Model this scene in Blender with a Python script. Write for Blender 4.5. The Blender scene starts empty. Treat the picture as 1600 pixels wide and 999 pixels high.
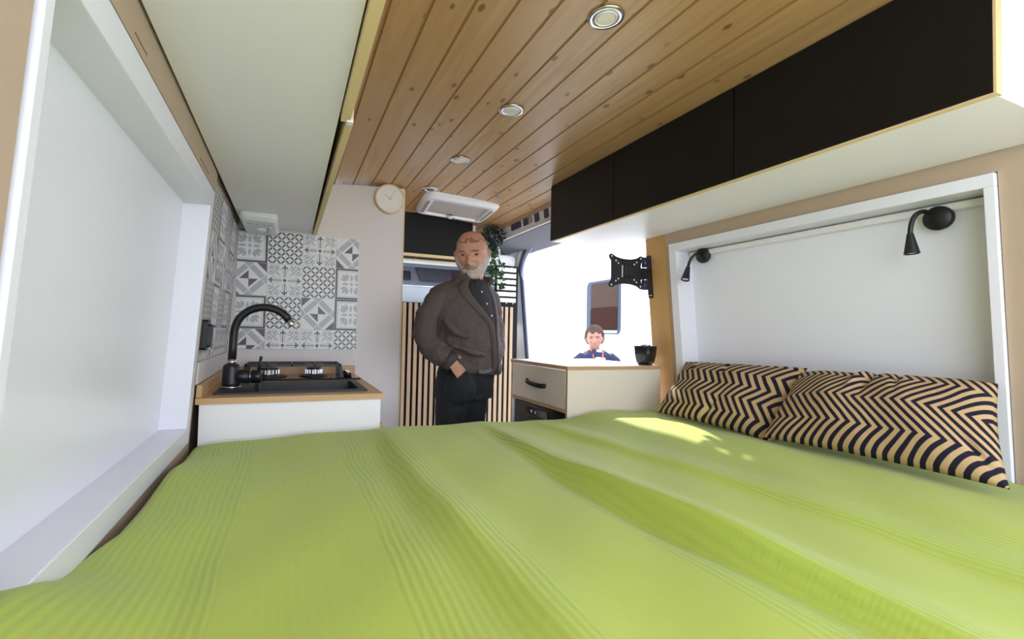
import bpy, bmesh, math, random
import numpy as np
from mathutils import Vector, Matrix
random.seed(7)
S = bpy.context.scene
# ------------------------------------------------------------------ camera
PX, PY, F, CAMZ = 750., 500., 721.5, 1.19
def nn(v): v = np.array(v, float); return v/np.linalg.norm(v)
_Y = nn([-298, -15, -F]); _X = nn([1750, -60, -F]); _X = nn(_X-_Y*_X.dot(_Y)); _Z = np.cross(_X, _Y)
R = np.array([_X, _Y, _Z])
cd = bpy.data.cameras.new('camera'); cam = bpy.data.objects.new('camera', cd)
S.collection.objects.link(cam); S.camera = cam
M4 = Matrix.Identity(4)
for i in range(3):
    for j in range(3): M4[i][j] = R[i][j]
M4[2][3] = CAMZ
cam.matrix_world = M4
cd.sensor_width = 36; cd.lens = F/1600*36; cd.shift_x = (800-PX)/1600; cd.clip_start = 0.02
# ------------------------------------------------------------------ light
S.view_settings.view_transform = 'Standard'; S.view_settings.look = 'None'
S.view_settings.gamma = 1; S.view_settings.use_curve_mapping = False
S.view_settings.exposure = 1.2
W = bpy.data.worlds.new('sky'); S.world = W; W.use_nodes = True
nt = W.node_tree; bg = nt.nodes['Background']
tc = nt.nodes.new('ShaderNodeTexCoord'); sp = nt.nodes.new('ShaderNodeSeparateXYZ'); rm = nt.nodes.new('ShaderNodeValToRGB')
nt.links.new(tc.outputs['Generated'], sp.inputs[0]); nt.links.new(sp.outputs['Z'], rm.inputs[0]); nt.links.new(rm.outputs[0], bg.inputs['Color'])
rm.color_ramp.elements[0].color = (.82, .89, 1, 1); rm.color_ramp.elements[1].color = (.70, .81, 1, 1)
bg.inputs['Strength'].default_value = 2.6
sd = bpy.data.lights.new('sun', 'SUN'); sd.energy = 3.2; sd.angle = .02; sd.color = (1, .95, .86)
sun = bpy.data.objects.new('sun', sd); S.collection.objects.link(sun)
sun.rotation_euler = Vector((.15, .32, .28)).to_track_quat('Z', 'Y').to_euler()
# daylight portals over the openings of the van (sampling aid only, they emit nothing)
def portal(loc, rot, sx, sy):
    l = bpy.data.lights.new('daylight_portal', 'AREA'); l.shape = 'RECTANGLE'; l.size = sx; l.size_y = sy; l.cycles.is_portal = True
    o = bpy.data.objects.new('daylight_portal', l); S.collection.objects.link(o); o.location = loc; o.rotation_euler = rot
portal((.7, -.42, 1.0), (math.pi/2, 0, 0), 2.1, 2.1)
portal((1.78, 2.46, 1.0), (0, math.pi/2, 0), 2.0, 1.4)
# ------------------------------------------------------------------ helpers
def ray(x, y): return R@np.array([x-PX, -(y-PY), -F])/F
def onX(x, y, X): r = ray(x, y); return Vector(r*X/r[0])+Vector((0, 0, CAMZ))
def onY(x, y, Y): r = ray(x, y); return Vector(r*Y/r[1])+Vector((0, 0, CAMZ))
def onZ(x, y, Z): r = ray(x, y); return Vector(r*(Z-CAMZ)/r[2])+Vector((0, 0, CAMZ))
def onD(x, y, D): return Vector(ray(x, y)*D)+Vector((0, 0, CAMZ))
def srgb(r, g, b):
    f = lambda c: (c/255/12.92) if c/255 <= .04045 else ((c/255+.055)/1.055)**2.4
    return (f(r), f(g), f(b), 1)
MT = {}
def mat(name, col, rough=.5, metal=0, spec=.5, noise=0, scale=20, stretch=None, bump=0, bscale=60, trans=0, sheen=0):
    m = bpy.data.materials.new(name); m.use_nodes = True; MT[name] = m
    n = m.node_tree; b = n.nodes['Principled BSDF']
    b.inputs['Base Color'].default_value = col; b.inputs['Roughness'].default_value = rough
    b.inputs['Metallic'].default_value = metal; b.inputs['Specular IOR Level'].default_value = spec
    if trans: b.inputs['Transmission Weight'].default_value = trans
    if sheen: b.inputs['Sheen Weight'].default_value = sheen
    t = n.nodes.new('ShaderNodeTexCoord'); mp = n.nodes.new('ShaderNodeMapping')
    n.links.new(t.outputs['Object'], mp.inputs[0])
    if stretch: mp.inputs['Scale'].default_value = stretch
    if noise:
        no = n.nodes.new('ShaderNodeTexNoise'); no.inputs['Scale'].default_value = scale; no.inputs['Detail'].default_value = 4
        n.links.new(mp.outputs[0], no.inputs['Vector'])
        mx = n.nodes.new('ShaderNodeMix'); mx.data_type = 'RGBA'
        mx.inputs['A'].default_value = tuple(c*(1-noise) for c in col[:3])+(1,); mx.inputs['B'].default_value = tuple(min(1, c*(1+noise)) for c in col[:3])+(1,)
        n.links.new(no.outputs['Fac'], mx.inputs['Factor']); n.links.new(mx.outputs['Result'], b.inputs['Base Color'])
    if bump:
        nb = n.nodes.new('ShaderNodeTexNoise'); nb.inputs['Scale'].default_value = bscale; nb.inputs['Detail'].default_value = 3
        n.links.new(mp.outputs[0], nb.inputs['Vector'])
        bu = n.nodes.new('ShaderNodeBump'); bu.inputs['Strength'].default_value = bump; bu.inputs['Distance'].default_value = .004
        n.links.new(nb.outputs['Fac'], bu.inputs['Height']); n.links.new(bu.outputs[0], b.inputs['Normal'])
    return m
warmw = mat('warm_white_laminate', srgb(228, 216, 200), .45, noise=.015, scale=3)
white = mat('white_laminate', srgb(238, 234, 237), .4, noise=.015, scale=3)
panelw = mat('white_panel', srgb(236, 236, 246), .28, noise=.01, scale=2)
framew = mat('white_painted_frame', srgb(230, 229, 238), .35, noise=.015, scale=6)
greige = mat('greige_laminate', srgb(216, 208, 205), .5, noise=.02, scale=3)
mdf = mat('brown_mdf', srgb(182, 160, 138), .75, noise=.05, scale=9, bump=.1, bscale=300)
pine = mat('pine_edge', srgb(222, 196, 148), .55, noise=.12, scale=9, stretch=(1, .15, 1))
ply = mat('plywood_edge', srgb(190, 152, 115), .6, noise=.15, scale=40, stretch=(.3, .3, 4))
birch = mat('birch_panel', srgb(188, 146, 90), .5, noise=.14, scale=5, stretch=(2, 2, .35))
worktopm = mat('beech_worktop', srgb(198, 158, 112), .42, noise=.12, scale=14, stretch=(.25, 3, 1))
blackd = mat('black_laminate', srgb(20, 19, 19), .5, spec=.25, noise=.05, scale=8)
blackp = mat('black_plastic', srgb(20, 20, 22), .35, noise=.05)
blackm = mat('black_metal', srgb(20, 20, 23), .42, metal=0, noise=.05)
stone = mat('black_stone_composite', srgb(36, 36, 40), .5, noise=.25, scale=300, bump=.1, bscale=500)
glassb = mat('black_hob_glass', srgb(14, 14, 16), .08, noise=.05)
chrome = mat('brushed_steel', srgb(205, 205, 208), .22, metal=1, noise=.04)
lensm = mat('frosted_lens', srgb(226, 214, 196), .3, noise=.03)
plast = mat('white_plastic', srgb(226, 226, 228), .35, noise=.02)
plastc = mat('clear_grey_plastic', srgb(222, 224, 222), .25, noise=.02)
mesh_g = mat('grey_flyscreen', srgb(172, 164, 156), .7, noise=.08, scale=400)
t_w = mat('tile_white', srgb(226, 223, 220), .35, noise=.02); t_g = mat('tile_light_grey', srgb(172, 173, 178), .35, noise=.03); t_d = mat('tile_dark_grey', srgb(78, 72, 77), .35, noise=.04)
t_j = mat('tile_joint', srgb(186, 180, 176), .5, noise=.03)
skin = mat('skin', srgb(192, 138, 116), .5, noise=.09, scale=18, bump=.15, bscale=300)
skin2 = mat('young_skin', srgb(150, 104, 86), .5, noise=.06, scale=18)
jack = mat('brown_grey_jacket', srgb(78, 68, 66), .8, noise=.1, scale=12, bump=.5, bscale=28)
jackd = mat('jacket_trim', srgb(66, 57, 56), .8, noise=.1)
shirtm = mat('black_shirt', srgb(28, 27, 32), .8, noise=.1, bump=.3, bscale=30)
jeans = mat('black_jeans', srgb(24, 25, 31), .85, noise=.14, scale=30, bump=.5, bscale=24)
beardm = mat('grey_beard', srgb(192, 178, 170), .9, noise=.25, scale=160, bump=.6, bscale=400)
stub = mat('grey_stubble', srgb(186, 150, 132), .8, noise=.15, scale=160)
browm = mat('grey_brow', srgb(120, 96, 84), .9, noise=.2, scale=200)
eyew = mat('eye', srgb(70, 52, 46), .25, noise=.05)
belt = mat('grey_webbing', srgb(96, 94, 96), .7, noise=.1)
navy = mat('navy_jacket', srgb(22, 25, 58), .8, noise=.1, bump=.4, bscale=30)
hairm = mat('brown_hair', srgb(72, 54, 42), .8, noise=.3, scale=90, bump=.6, bscale=200)
orange = mat('orange_lanyard', srgb(214, 96, 66), .7, noise=.05)
glass = mat('clear_glass', (1, 1, 1, 1), .02, trans=1)
gold = mat('gold_metal', srgb(214, 180, 120), .35, metal=.4, noise=.05)
clockf = mat('clock_face', srgb(232, 228, 224), .5, noise=.01)
greyh = mat('grey_headliner', srgb(128, 130, 140), .85, noise=.05, bump=.2, bscale=200)
greyd = mat('dark_grey_trim', srgb(72, 72, 78), .7, noise=.08)
vanw = mat('white_van_paint', srgb(238, 239, 241), .3, noise=.01)
gask = mat('rubber_seal', srgb(60, 64, 84), .5, noise=.06)
leafm = mat('ivy_green', srgb(48, 88, 52), .5, noise=.35, scale=30)
leafd = mat('dark_foliage', srgb(26, 38, 36), .7, noise=.4, scale=40)
brownw = mat('brown_window_blind', srgb(66, 54, 48), .95, spec=.05, noise=.08)
brownw2 = mat('dark_brown_reflection', srgb(50, 32, 26), .95, spec=.05, noise=.08)
ground = mat('pale_gravel', srgb(205, 202, 196), .9, noise=.1, scale=30, bump=.3)
floorm = mat('vinyl_floor', srgb(150, 132, 112), .5, noise=.15, scale=12)
decal = mat('blue_grey_decal', srgb(128, 142, 158), .4, noise=.05)
feltb = mat('black_felt', srgb(14, 13, 14), .95, noise=.15, scale=60)
oak = mat('oak_slat', srgb(176, 150, 122), .6, noise=.16, scale=20, stretch=(4, 4, .4))
whiteled = mat('white_indicator', srgb(240, 244, 250), .3, noise=.01)
blueg = mat('blue_white_dash', srgb(206, 220, 232), .4, noise=.02)

def newbm(): return bmesh.new()
def obj(name, bm, m, parent=None, smooth=False, bevel=0, label=None, seg=2):
    me = bpy.data.meshes.new(name)
    bmesh.ops.recalc_face_normals(bm, faces=bm.faces)
    bm.to_mesh(me); bm.free()
    for mm in (m if isinstance(m, (list, tuple)) else [m]): me.materials.append(mm)
    o = bpy.data.objects.new(name, me); S.collection.objects.link(o)
    if smooth:
        for p in me.polygons: p.use_smooth = True
    if bevel:
        b = o.modifiers.new('bevel', 'BEVEL'); b.width = bevel; b.segments = seg; b.limit_method = 'ANGLE'; b.angle_limit = .7
    if parent is not None:
        o.parent = parent
        if parent.location.length: o.matrix_parent_inverse = Matrix.Translation(-parent.location)
    if label: o['label'] = label
    return o
def thing(name, label, cat, loc, group=None):
    o = bpy.data.objects.new(name, None); S.collection.objects.link(o); o.location = loc; o.empty_display_size = .05
    o['label'] = label; o['category'] = cat
    if group: o['group'] = group
    return o
def tag(o, label, cat, group=None):
    o['label'] = label; o['category'] = cat
    if group: o['group'] = group
    return o
def struct(o, label=None):
    o['kind'] = 'structure'
    if label: o['label'] = label
    return o
def hexa(bm, P, mi=0):
    v = [bm.verts.new(p) for p in P]
    for f in ((0, 1, 2, 3), (7, 6, 5, 4), (0, 4, 5, 1), (1, 5, 6, 2), (2, 6, 7, 3), (3, 7, 4, 0)):
        bm.faces.new([v[i] for i in f]).material_index = mi
    return v
def box(bm, x0, x1, y0, y1, z0, z1, mi=0):
    return hexa(bm, [(x0, y0, z0), (x1, y0, z0), (x1, y1, z0), (x0, y1, z0), (x0, y0, z1), (x1, y0, z1), (x1, y1, z1), (x0, y1, z1)], mi)
XL = lambda z: -.235-.058*(1.62-z)
XR = lambda z: 1.63+.098*(1.62-z)
def wallbox(bm, side, y0, y1, z0, z1, o0, o1, mi=0, nz=1):
    """box lying along a leaning side wall; o = distance outwards from the wall face"""
    f = (lambda z, o: XL(z)-o) if side < 0 else (lambda z, o: XR(z)+o)
    P = []
    for z in (z0, z1):
        P += [(f(z, o0), y0, z), (f(z, o1), y0, z), (f(z, o1), y1, z), (f(z, o0), y1, z)]
    hexa(bm, P, mi)
def frame_of(d):
    d = Vector(d).normalized(); a = Vector((0, 0, 1)) if abs(d.z) < .9 else Vector((1, 0, 0))
    u = d.cross(a).normalized(); return u, d.cross(u).normalized()
def ringloft(bm, rings, mi=0, closed=True):
    L = [[bm.verts.new(p) for p in r] for r in rings]; n = len(L[0])
    for a, b in zip(L, L[1:]):
        for i in range(n):
            f = bm.faces.new((a[i], a[(i+1) % n], b[(i+1) % n], b[i])); f.material_index = mi
    if closed:
        bm.faces.new(L[0][::-1]).material_index = mi; bm.faces.new(L[-1]).material_index = mi
def tube(bm, pts, rad, n=12, mi=0):
    pts = [Vector(p) for p in pts]
    if not isinstance(rad, (list, tuple)): rad = [rad]*len(pts)
    rings = []; u = None
    for i, p in enumerate(pts):
        d = (pts[min(i+1, len(pts)-1)]-pts[max(i-1, 0)]).normalized()
        if u is None: u, w = frame_of(d)
        else:
            u = (u-d*u.dot(d)).normalized(); w = d.cross(u)
        rings.append([p+(u*math.cos(t)+w*math.sin(t))*rad[i] for t in [2*math.pi*k/n for k in range(n)]])
    ringloft(bm, rings, mi)
def lathe(bm, base, axis, prof, n=24, mi=0):
    axis = Vector(axis).normalized(); u, w = frame_of(axis); base = Vector(base)
    rings = [[base+axis*h+(u*math.cos(t)+w*math.sin(t))*max(r, 1e-4) for t in [2*math.pi*k/n for k in range(n)]] for r, h in prof]
    ringloft(bm, rings, mi)
def ellring(c, A, B, n=20, pw=1):
    A, B, c = Vector(A), Vector(B), Vector(c)
    return [c+A*math.cos(t)+B*math.sin(t) for t in [2*math.pi*k/n for k in range(n)]]
def ellipsoid(bm, c, A, B, C, nu=14, nv=9):
    rings = []
    for j in range(nv+1):
        ph = -math.pi/2+math.pi*(j+.15)/(nv+.3); rings.append(ellring(Vector(c)+Vector(C)*math.sin(ph), Vector(A)*math.cos(ph), Vector(B)*math.cos(ph), nu))
    ringloft(bm, rings)
def prism(bm, pts2, f, d0, d1, mi=0):
    """extrude 2-D outline; f(u,v,d) -> world"""
    a = [bm.verts.new(f(u, v, d0)) for u, v in pts2]; b = [bm.verts.new(f(u, v, d1)) for u, v in pts2]; n = len(a)
    bm.faces.new(a[::-1]).material_index = mi; bm.faces.new(b).material_index = mi
    for i in range(n): bm.faces.new((a[i], a[(i+1) % n], b[(i+1) % n], b[i])).material_index = mi
def rrect(u0, u1, v0, v1, r, n=6):
    P = []
    for cx, cy, a0 in ((u1-r, v0+r, -90), (u1-r, v1-r, 0), (u0+r, v1-r, 90), (u0+r, v0+r, 180)):
        for k in range(n+1):
            t = math.radians(a0+90*k/n); P.append((cx+r*math.cos(t), cy+r*math.sin(t)))
    return P
def bez(p, n=14):
    p = [Vector(q) for q in p]; out = []
    for k in range(n+1):
        t = k/n; q = list(p)
        while len(q) > 1: q = [a*(1-t)+b*t for a, b in zip(q, q[1:])]
        out.append(q[0])
    return out
def arr(cum): return cum

# ================================================================== SETTING
KY = 2.53                          # kitchen rear face of the tall cabinet
b = newbm(); box(b, -.45, 1.85, -.4, 5.2, -.06, 0); struct(obj('floor', b, floorm))
b = newbm(); box(b, -14, 16, -16, 18, -.56, -.5); o = struct(obj('ground', b, ground))
# --- ceiling: arched boards with V-grooves
def zc(x): return 2.0-.11*(x-.71)**2
m = bpy.data.materials.new('spruce_boards'); m.use_nodes = True; n = m.node_tree; B = n.nodes['Principled BSDF']
B.inputs['Roughness'].default_value = .32
t = n.nodes.new('ShaderNodeTexCoord'); L = n.links.new
def node(k, **kw):
    q = n.nodes.new(k)
    for a, v in kw.items(): setattr(q, a, v)
    return q
def mapn(sc):
    q = node('ShaderNodeMapping'); q.inputs['Scale'].default_value = sc; L(t.outputs['UV'], q.inputs[0]); return q
def mixc(fac, a, b_):
    q = node('ShaderNodeMix', data_type='RGBA'); L(fac, q.inputs['Factor'])
    for s, v in (('A', a), ('B', b_)):
        if isinstance(v, tuple): q.inputs[s].default_value = v
        else: L(v, q.inputs[s])
    return q.outputs['Result']
def ramp(src, p0, p1, c0=(0, 0, 0, 1), c1=(1, 1, 1, 1)):
    q = node('ShaderNodeValToRGB'); L(src, q.inputs[0]); q.color_ramp.elements[0].position = p0; q.color_ramp.elements[1].position = p1
    q.color_ramp.elements[0].color = c0; q.color_ramp.elements[1].color = c1; return q.outputs[0]
no = node('ShaderNodeTexNoise'); no.inputs['Scale'].default_value = 14; no.inputs['Detail'].default_value = 6; L(mapn((3.2, .22, 1)).outputs[0], no.inputs['Vector'])
c1 = mixc(ramp(no.outputs['Fac'], .35, .68), srgb(168, 130, 84), srgb(188, 152, 106))
n2 = node('ShaderNodeTexNoise'); n2.inputs['Scale'].default_value = 3.2; n2.inputs['Detail'].default_value = 2; L(mapn((.9, .35, 1)).outputs[0], n2.inputs['Vector'])
c2 = mixc(ramp(n2.outputs['Fac'], .40, .66), c1, srgb(178, 140, 98))
vo = node('ShaderNodeTexVoronoi'); vo.inputs['Scale'].default_value = 13; vo.inputs['Randomness'].default_value = 1; L(mapn((1.15, .62, 1)).outputs[0], vo.inputs['Vector'])
c3 = mixc(ramp(vo.outputs['Distance'], .09, .15, (.85, .85, .85, 1), (0, 0, 0, 1)), c2, srgb(104, 66, 36))
v2 = node('ShaderNodeTexVoronoi'); v2.inputs['Scale'].default_value = 6.5; L(mapn((.55, 1.3, 1)).outputs[0], v2.inputs['Vector'])
c4 = mixc(ramp(v2.outputs['Distance'], .06, .13, (.65, .6, .6, 1), (0, 0, 0, 1)), c3, srgb(120, 82, 48))
L(c4, B.inputs['Base Color']); spruce = m
groove = mat('board_groove', srgb(148, 108, 62), .6, noise=.08)
b = newbm(); uvl = b.loops.layers.uv.new('UVMap')
PW = .0972; x = .196-PW*6; k = 0
while x < 1.58:
    seq = [(x-.0045, .0, 1), (x-.002, .0025, 1), (x+.002, .0025, 1), (x+.0045, 0, 0), (x+PW-.0045, 0, 0)]
    off = random.random()*40
    for (xa, da, ma), (xb, db, mb) in zip(seq, seq[1:]):
        mi = 0 if (xb-xa) > .02 else 1
        y0, y1 = -.4, 3.35
        q = [b.verts.new((xa, y0, zc(xa)+da)), b.verts.new((xb, y0, zc(xb)+db)), b.verts.new((xb, y1, zc(xb)+db)), b.verts.new((xa, y1, zc(xa)+da))]
        f = b.faces.new(q); f.material_index = mi
        for lp, uv in zip(f.loops, ((xa+off, y0+off*1.7), (xb+off, y0+off*1.7), (xb+off, y1+off*1.7), (xa+off, y1+off*1.7))): lp[uvl].uv = uv
    x += PW; k += 1
box(b, -.62, 1.80, -.4, 3.35, 2.03, 2.10, 1)
struct(obj('ceiling', b, [spruce, groove]))
# --- side walls
Z0 = -.5
b = newbm()
wallbox(b, -1, -.4, 1.705, 1.625, 2.02, 0, .12)
wallbox(b, -1, -.4, 1.705, Z0, .83, 0, .12)
wallbox(b, -1, -.4, .58, .83, 1.625, 0, .12)
wallbox(b, -1, 1.668, 1.705, .83, 1.625, 0, .12)
wallbox(b, -1, .58, 1.668, .83, 1.625, .082, .12)
wallbox(b, -1, 1.705, 5.2, Z0, 2.02, .012, .12)
struct(obj('wall_left', b, mdf))
b = newbm()
wallbox(b, 1, -.4, 1.672, 1.625, 2.02, 0, .14)
wallbox(b, 1, -.4, 1.672, Z0, .80, 0, .14)
wallbox(b, 1, -.4, .568, .80, 1.625, 0, .14)
wallbox(b, 1, 1.648, 1.672, .80, 1.625, 0, .14)
wallbox(b, 1, .568, 1.648, .80, 1.625, .098, .14)
struct(obj('wall_right', b, mdf))
b = newbm()
wallbox(b, 1, 3.14, 5.2, Z0, 2.02, -.02, .14)
wallbox(b, 1, 1.80, 3.14, 1.865, 2.02, -.0, .14)
wallbox(b, 1, 1.80, 3.14, Z0, 0.0, -.0, .14)
struct(obj('wall_front_right', b, vanw))
b = newbm(); wallbox(b, 1, 1.672, 1.80, 0, 2.02, -.004, .14); struct(obj('wall_pillar', b, birch), 'honey coloured birch plywood pillar beside the side door opening')
# --- niche frames (white trim boards with set-back white panels)
def niche(idx, side, y0, y1, z0, z1, yw0, yw1, zw, depth, label):
    b = newbm(); p = -.004 if side < 0 else -.012
    f = lambda z, o: (XL(z)-o) if side < 0 else (XR(z)+o)
    wallbox(b, side, y0, y1, z1-zw, z1, p, depth)
    wallbox(b, side, y0, y1, z0, z0+zw, p, depth)
    wallbox(b, side, y0, y0+yw0, z0+zw, z1-zw, p, depth)
    wallbox(b, side, y1-yw1, y1, z0+zw, z1-zw, p, depth)
    fr = struct(obj('trim_%d' % idx, b, framew, bevel=.002), label)
    b = newbm(); wallbox(b, side, y0+.01, y1-.01, z0+.01, z1-.01, depth-.012, depth)
    obj('back_panel', b, panelw, fr)
    return fr
n1 = niche(1, -1, .590, 1.666, .832, 1.617, .020, .05, .052, .080, 'white frame of the recessed window niche beside the kitchen side of the bed')
n2_ = niche(2, 1, .570, 1.646, .802, 1.622, .022, .042, .034, .096, 'white frame of the recessed niche with two reading lamps')
# rail along the top of the right niche
b = newbm(); f_ = lambda z, o: XR(z)+o
for (za, zb, oa, ob) in ((1.562, 1.584, .062, .084),):
    wallbox(b, 1, .60, 1.598, za, zb, oa, ob)
obj('blind_rail', b, white, n2_, bevel=.006)
# staple marks on MDF
b = newbm()
for px_, py_ in ((218, 90), (321, 275)):
    p0 = onX(px_-9, py_, XL(1.63)+.0005); p1 = onX(px_+2, py_+1, XL(1.63)+.0005)
    box(b, XL(1.63)-.001, XL(1.63)+.0012, p0.y, p1.y+.03, 1.640, 1.6425)
obj('joint_mark', b, mat('joint_brown', srgb(110, 84, 64), .8, noise=.05), bpy.data.objects['wall_left'])
# --- side door opening
b = newbm()
def dpath(off):
    Y1, Z1, r = 3.13-off, 1.862-off, .24
    P = [(XR(z)-.004, Y1, z) for z in (0.02, .6, 1.1, Z1-r)]
    for k in range(1, 9):
        a = math.pi/2*k/8; P.append((XR(1.8)-.004, Y1-r+r*math.cos(a), Z1-r+r*math.sin(a)))
    P += [(XR(1.85)-.004, y, Z1) for y in (2.5, 1.85)]
    return P
tube(b, dpath(0), .014, 8)
dr = struct(obj('door_1', b, gask, smooth=True), 'open side door opening of the van')
b = newbm(); tube(b, dpath(-.035), .018, 8); obj('door_frame', b, vanw, dr, True)
b = newbm(); tube(b, dpath(.03), .006, 8); obj('inner_seal', b, mat('pale_blue_seal', srgb(150, 165, 200), .5, noise=.03), dr, True)
# sharp corner filler between opening corner and headliner
b = newbm()
cor = [(3.16, 1.60), (3.16, 1.88), (2.86, 1.88)]
for k in range(9):
    a = math.pi/2*k/8; cor.append((3.14-.25+.25*math.sin(a), 1.87-.25+.25*math.cos(a)))
prism(b, cor, lambda u, v, d: (XR(v)-d, u, v), -.02, .004)
obj('corner_fillet', b, greyh, dr)
# --- roof rib above the door (white panel with cut-outs) and headliner
b = newbm()
hexa(b, [(1.415, 2.0, 1.868), (1.44, 2.0, 1.868), (1.44, 3.16, 1.868), (1.415, 3.16, 1.868), (1.40, 2.0, zc(1.4)+.01), (1.44, 2.0, zc(1.4)+.01), (1.44, 3.3, zc(1.4)+.01), (1.40, 3.3, zc(1.4)+.01)])
rib = struct(obj('trim_3', b, plast, bevel=.002), 'white roof rib with dark cut-outs above the open side door')
b = newbm(); tube(b, [(1.408, 2.0, 1.868), (1.408, 3.06, 1.868), (1.42, 3.12, 1.85), (1.45, 3.16, 1.80), (1.47, 3.17, 1.74)], .007, 8); obj('rib_edge', b, vanw, rib, True)
for (cx, cz, w, h, mm) in ((2.80, 1.945, .135, .066, gask), (2.66, 1.940, .065, .062, gask), (2.60, 1.935, .05, .05, mat('grey_socket', srgb(160, 156, 156), .6, noise=.1)), (2.515, 1.935, .055, .066, gask), (2.40, 1.93, .05, .06, gask)):
    b = newbm(); prism(b, rrect(cx-w*.56, cx+w*.56, cz-h*.62, cz+h*.62, .012, 3), lambda u, v, d: (1.4125-(v-1.87)*.1-d, u, v), -.004, .003); obj('cutout', b, mm, rib)
b = newbm(); hexa(b, [(1.43, 2.0, 1.862), (1.66, 2.0, 1.80), (1.66, 3.3, 1.80), (1.43, 3.3, 1.862), (1.43, 2.0, 1.98), (1.70, 2.0, 1.98), (1.70, 3.3, 1.98), (1.43, 3.3, 1.98)])
b.verts.ensure_lookup_table(); struct(obj('trim_4', b, greyh), 'grey headliner above the side door opening')

# ================================================================== KITCHEN
CZ = .960
# tall cabinet whose side faces the bed
t_ = thing('tall_cabinet', 'tall greige cabinet wall with pine edge, carrying the round clock', 'cabinet', (.15, 2.7, 0))
b = newbm(); ys = KY
top = [(-.30, 0), (.572, 0)]
xs = [.572-.0, .45, .3, .15, 0, -.15, -.30]
prism(b, [(-.30, 0), (.568, 0)]+[(x_, zc(x_)-.012) for x_ in [.568]+xs[1:]], lambda u, v, d: (u, ys+d, v), 0, .02)
obj('side_panel', b, greige, t_)
b = newbm(); prism(b, [(.5685, 0), (.5745, 0), (.5745, zc(.57)-.010), (.5685, zc(.57)-.010)], lambda u, v, d: (u, ys+d, v), -.001, .021); obj('edge_band', b, pine, t_)
b = newbm(); box(b, -.28, .556, 2.552, 2.95, 0, 1.86); obj('carcass', b, white, t_)
b = newbm(); box(b, .557, .571, 2.56, 2.95, .05, 1.85); obj('door', b, greige, t_)
# tiles as inlaid polygons
def clip(poly, u0, u1, v0, v1):
    for ax, lim, sg in ((0, u0, 1), (0, u1, -1), (1, v0, 1), (1, v1, -1)):
        out = []
        for i in range(len(poly)):
            a, c = poly[i], poly[(i+1) % len(poly)]; da = (a[ax]-lim)*sg; dc = (c[ax]-lim)*sg
            if da >= 0: out.append(a)
            if (da >= 0) != (dc >= 0):
                s = da/(da-dc); out.append((a[0]+(c[0]-a[0])*s, a[1]+(c[1]-a[1])*s))
        poly = out
        if len(poly) < 3: return None
    return poly
def circ(cx, cy, r, n=12): return [(cx+r*math.cos(2*math.pi*k/n), cy+r*math.sin(2*math.pi*k/n)) for k in range(n)]
def petal(cx, cy, ang, r0, r1, w, n=5):
    P = []; c, s = math.cos(ang), math.sin(ang)
    for k in range(n+1):
        t = k/n; P.append((r0+(r1-r0)*t, w*math.sin(math.pi*t**.8)))
    for k in range(n-1, 0, -1):
        t = k/n; P.append((r0+(r1-r0)*t, -w*math.sin(math.pi*t**.8)))
    return [(cx+u*c-v*s, cy+u*s+v*c) for u, v in P]
def seg(x0, y0, x1, y1, w):
    d = math.hypot(x1-x0, y1-y0); nx, ny = -(y1-y0)/d*w/2, (x1-x0)/d*w/2
    return [(x0+nx, y0+ny), (x0-nx, y0-ny), (x1-nx, y1-ny), (x1+nx, y1+ny)]
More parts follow.
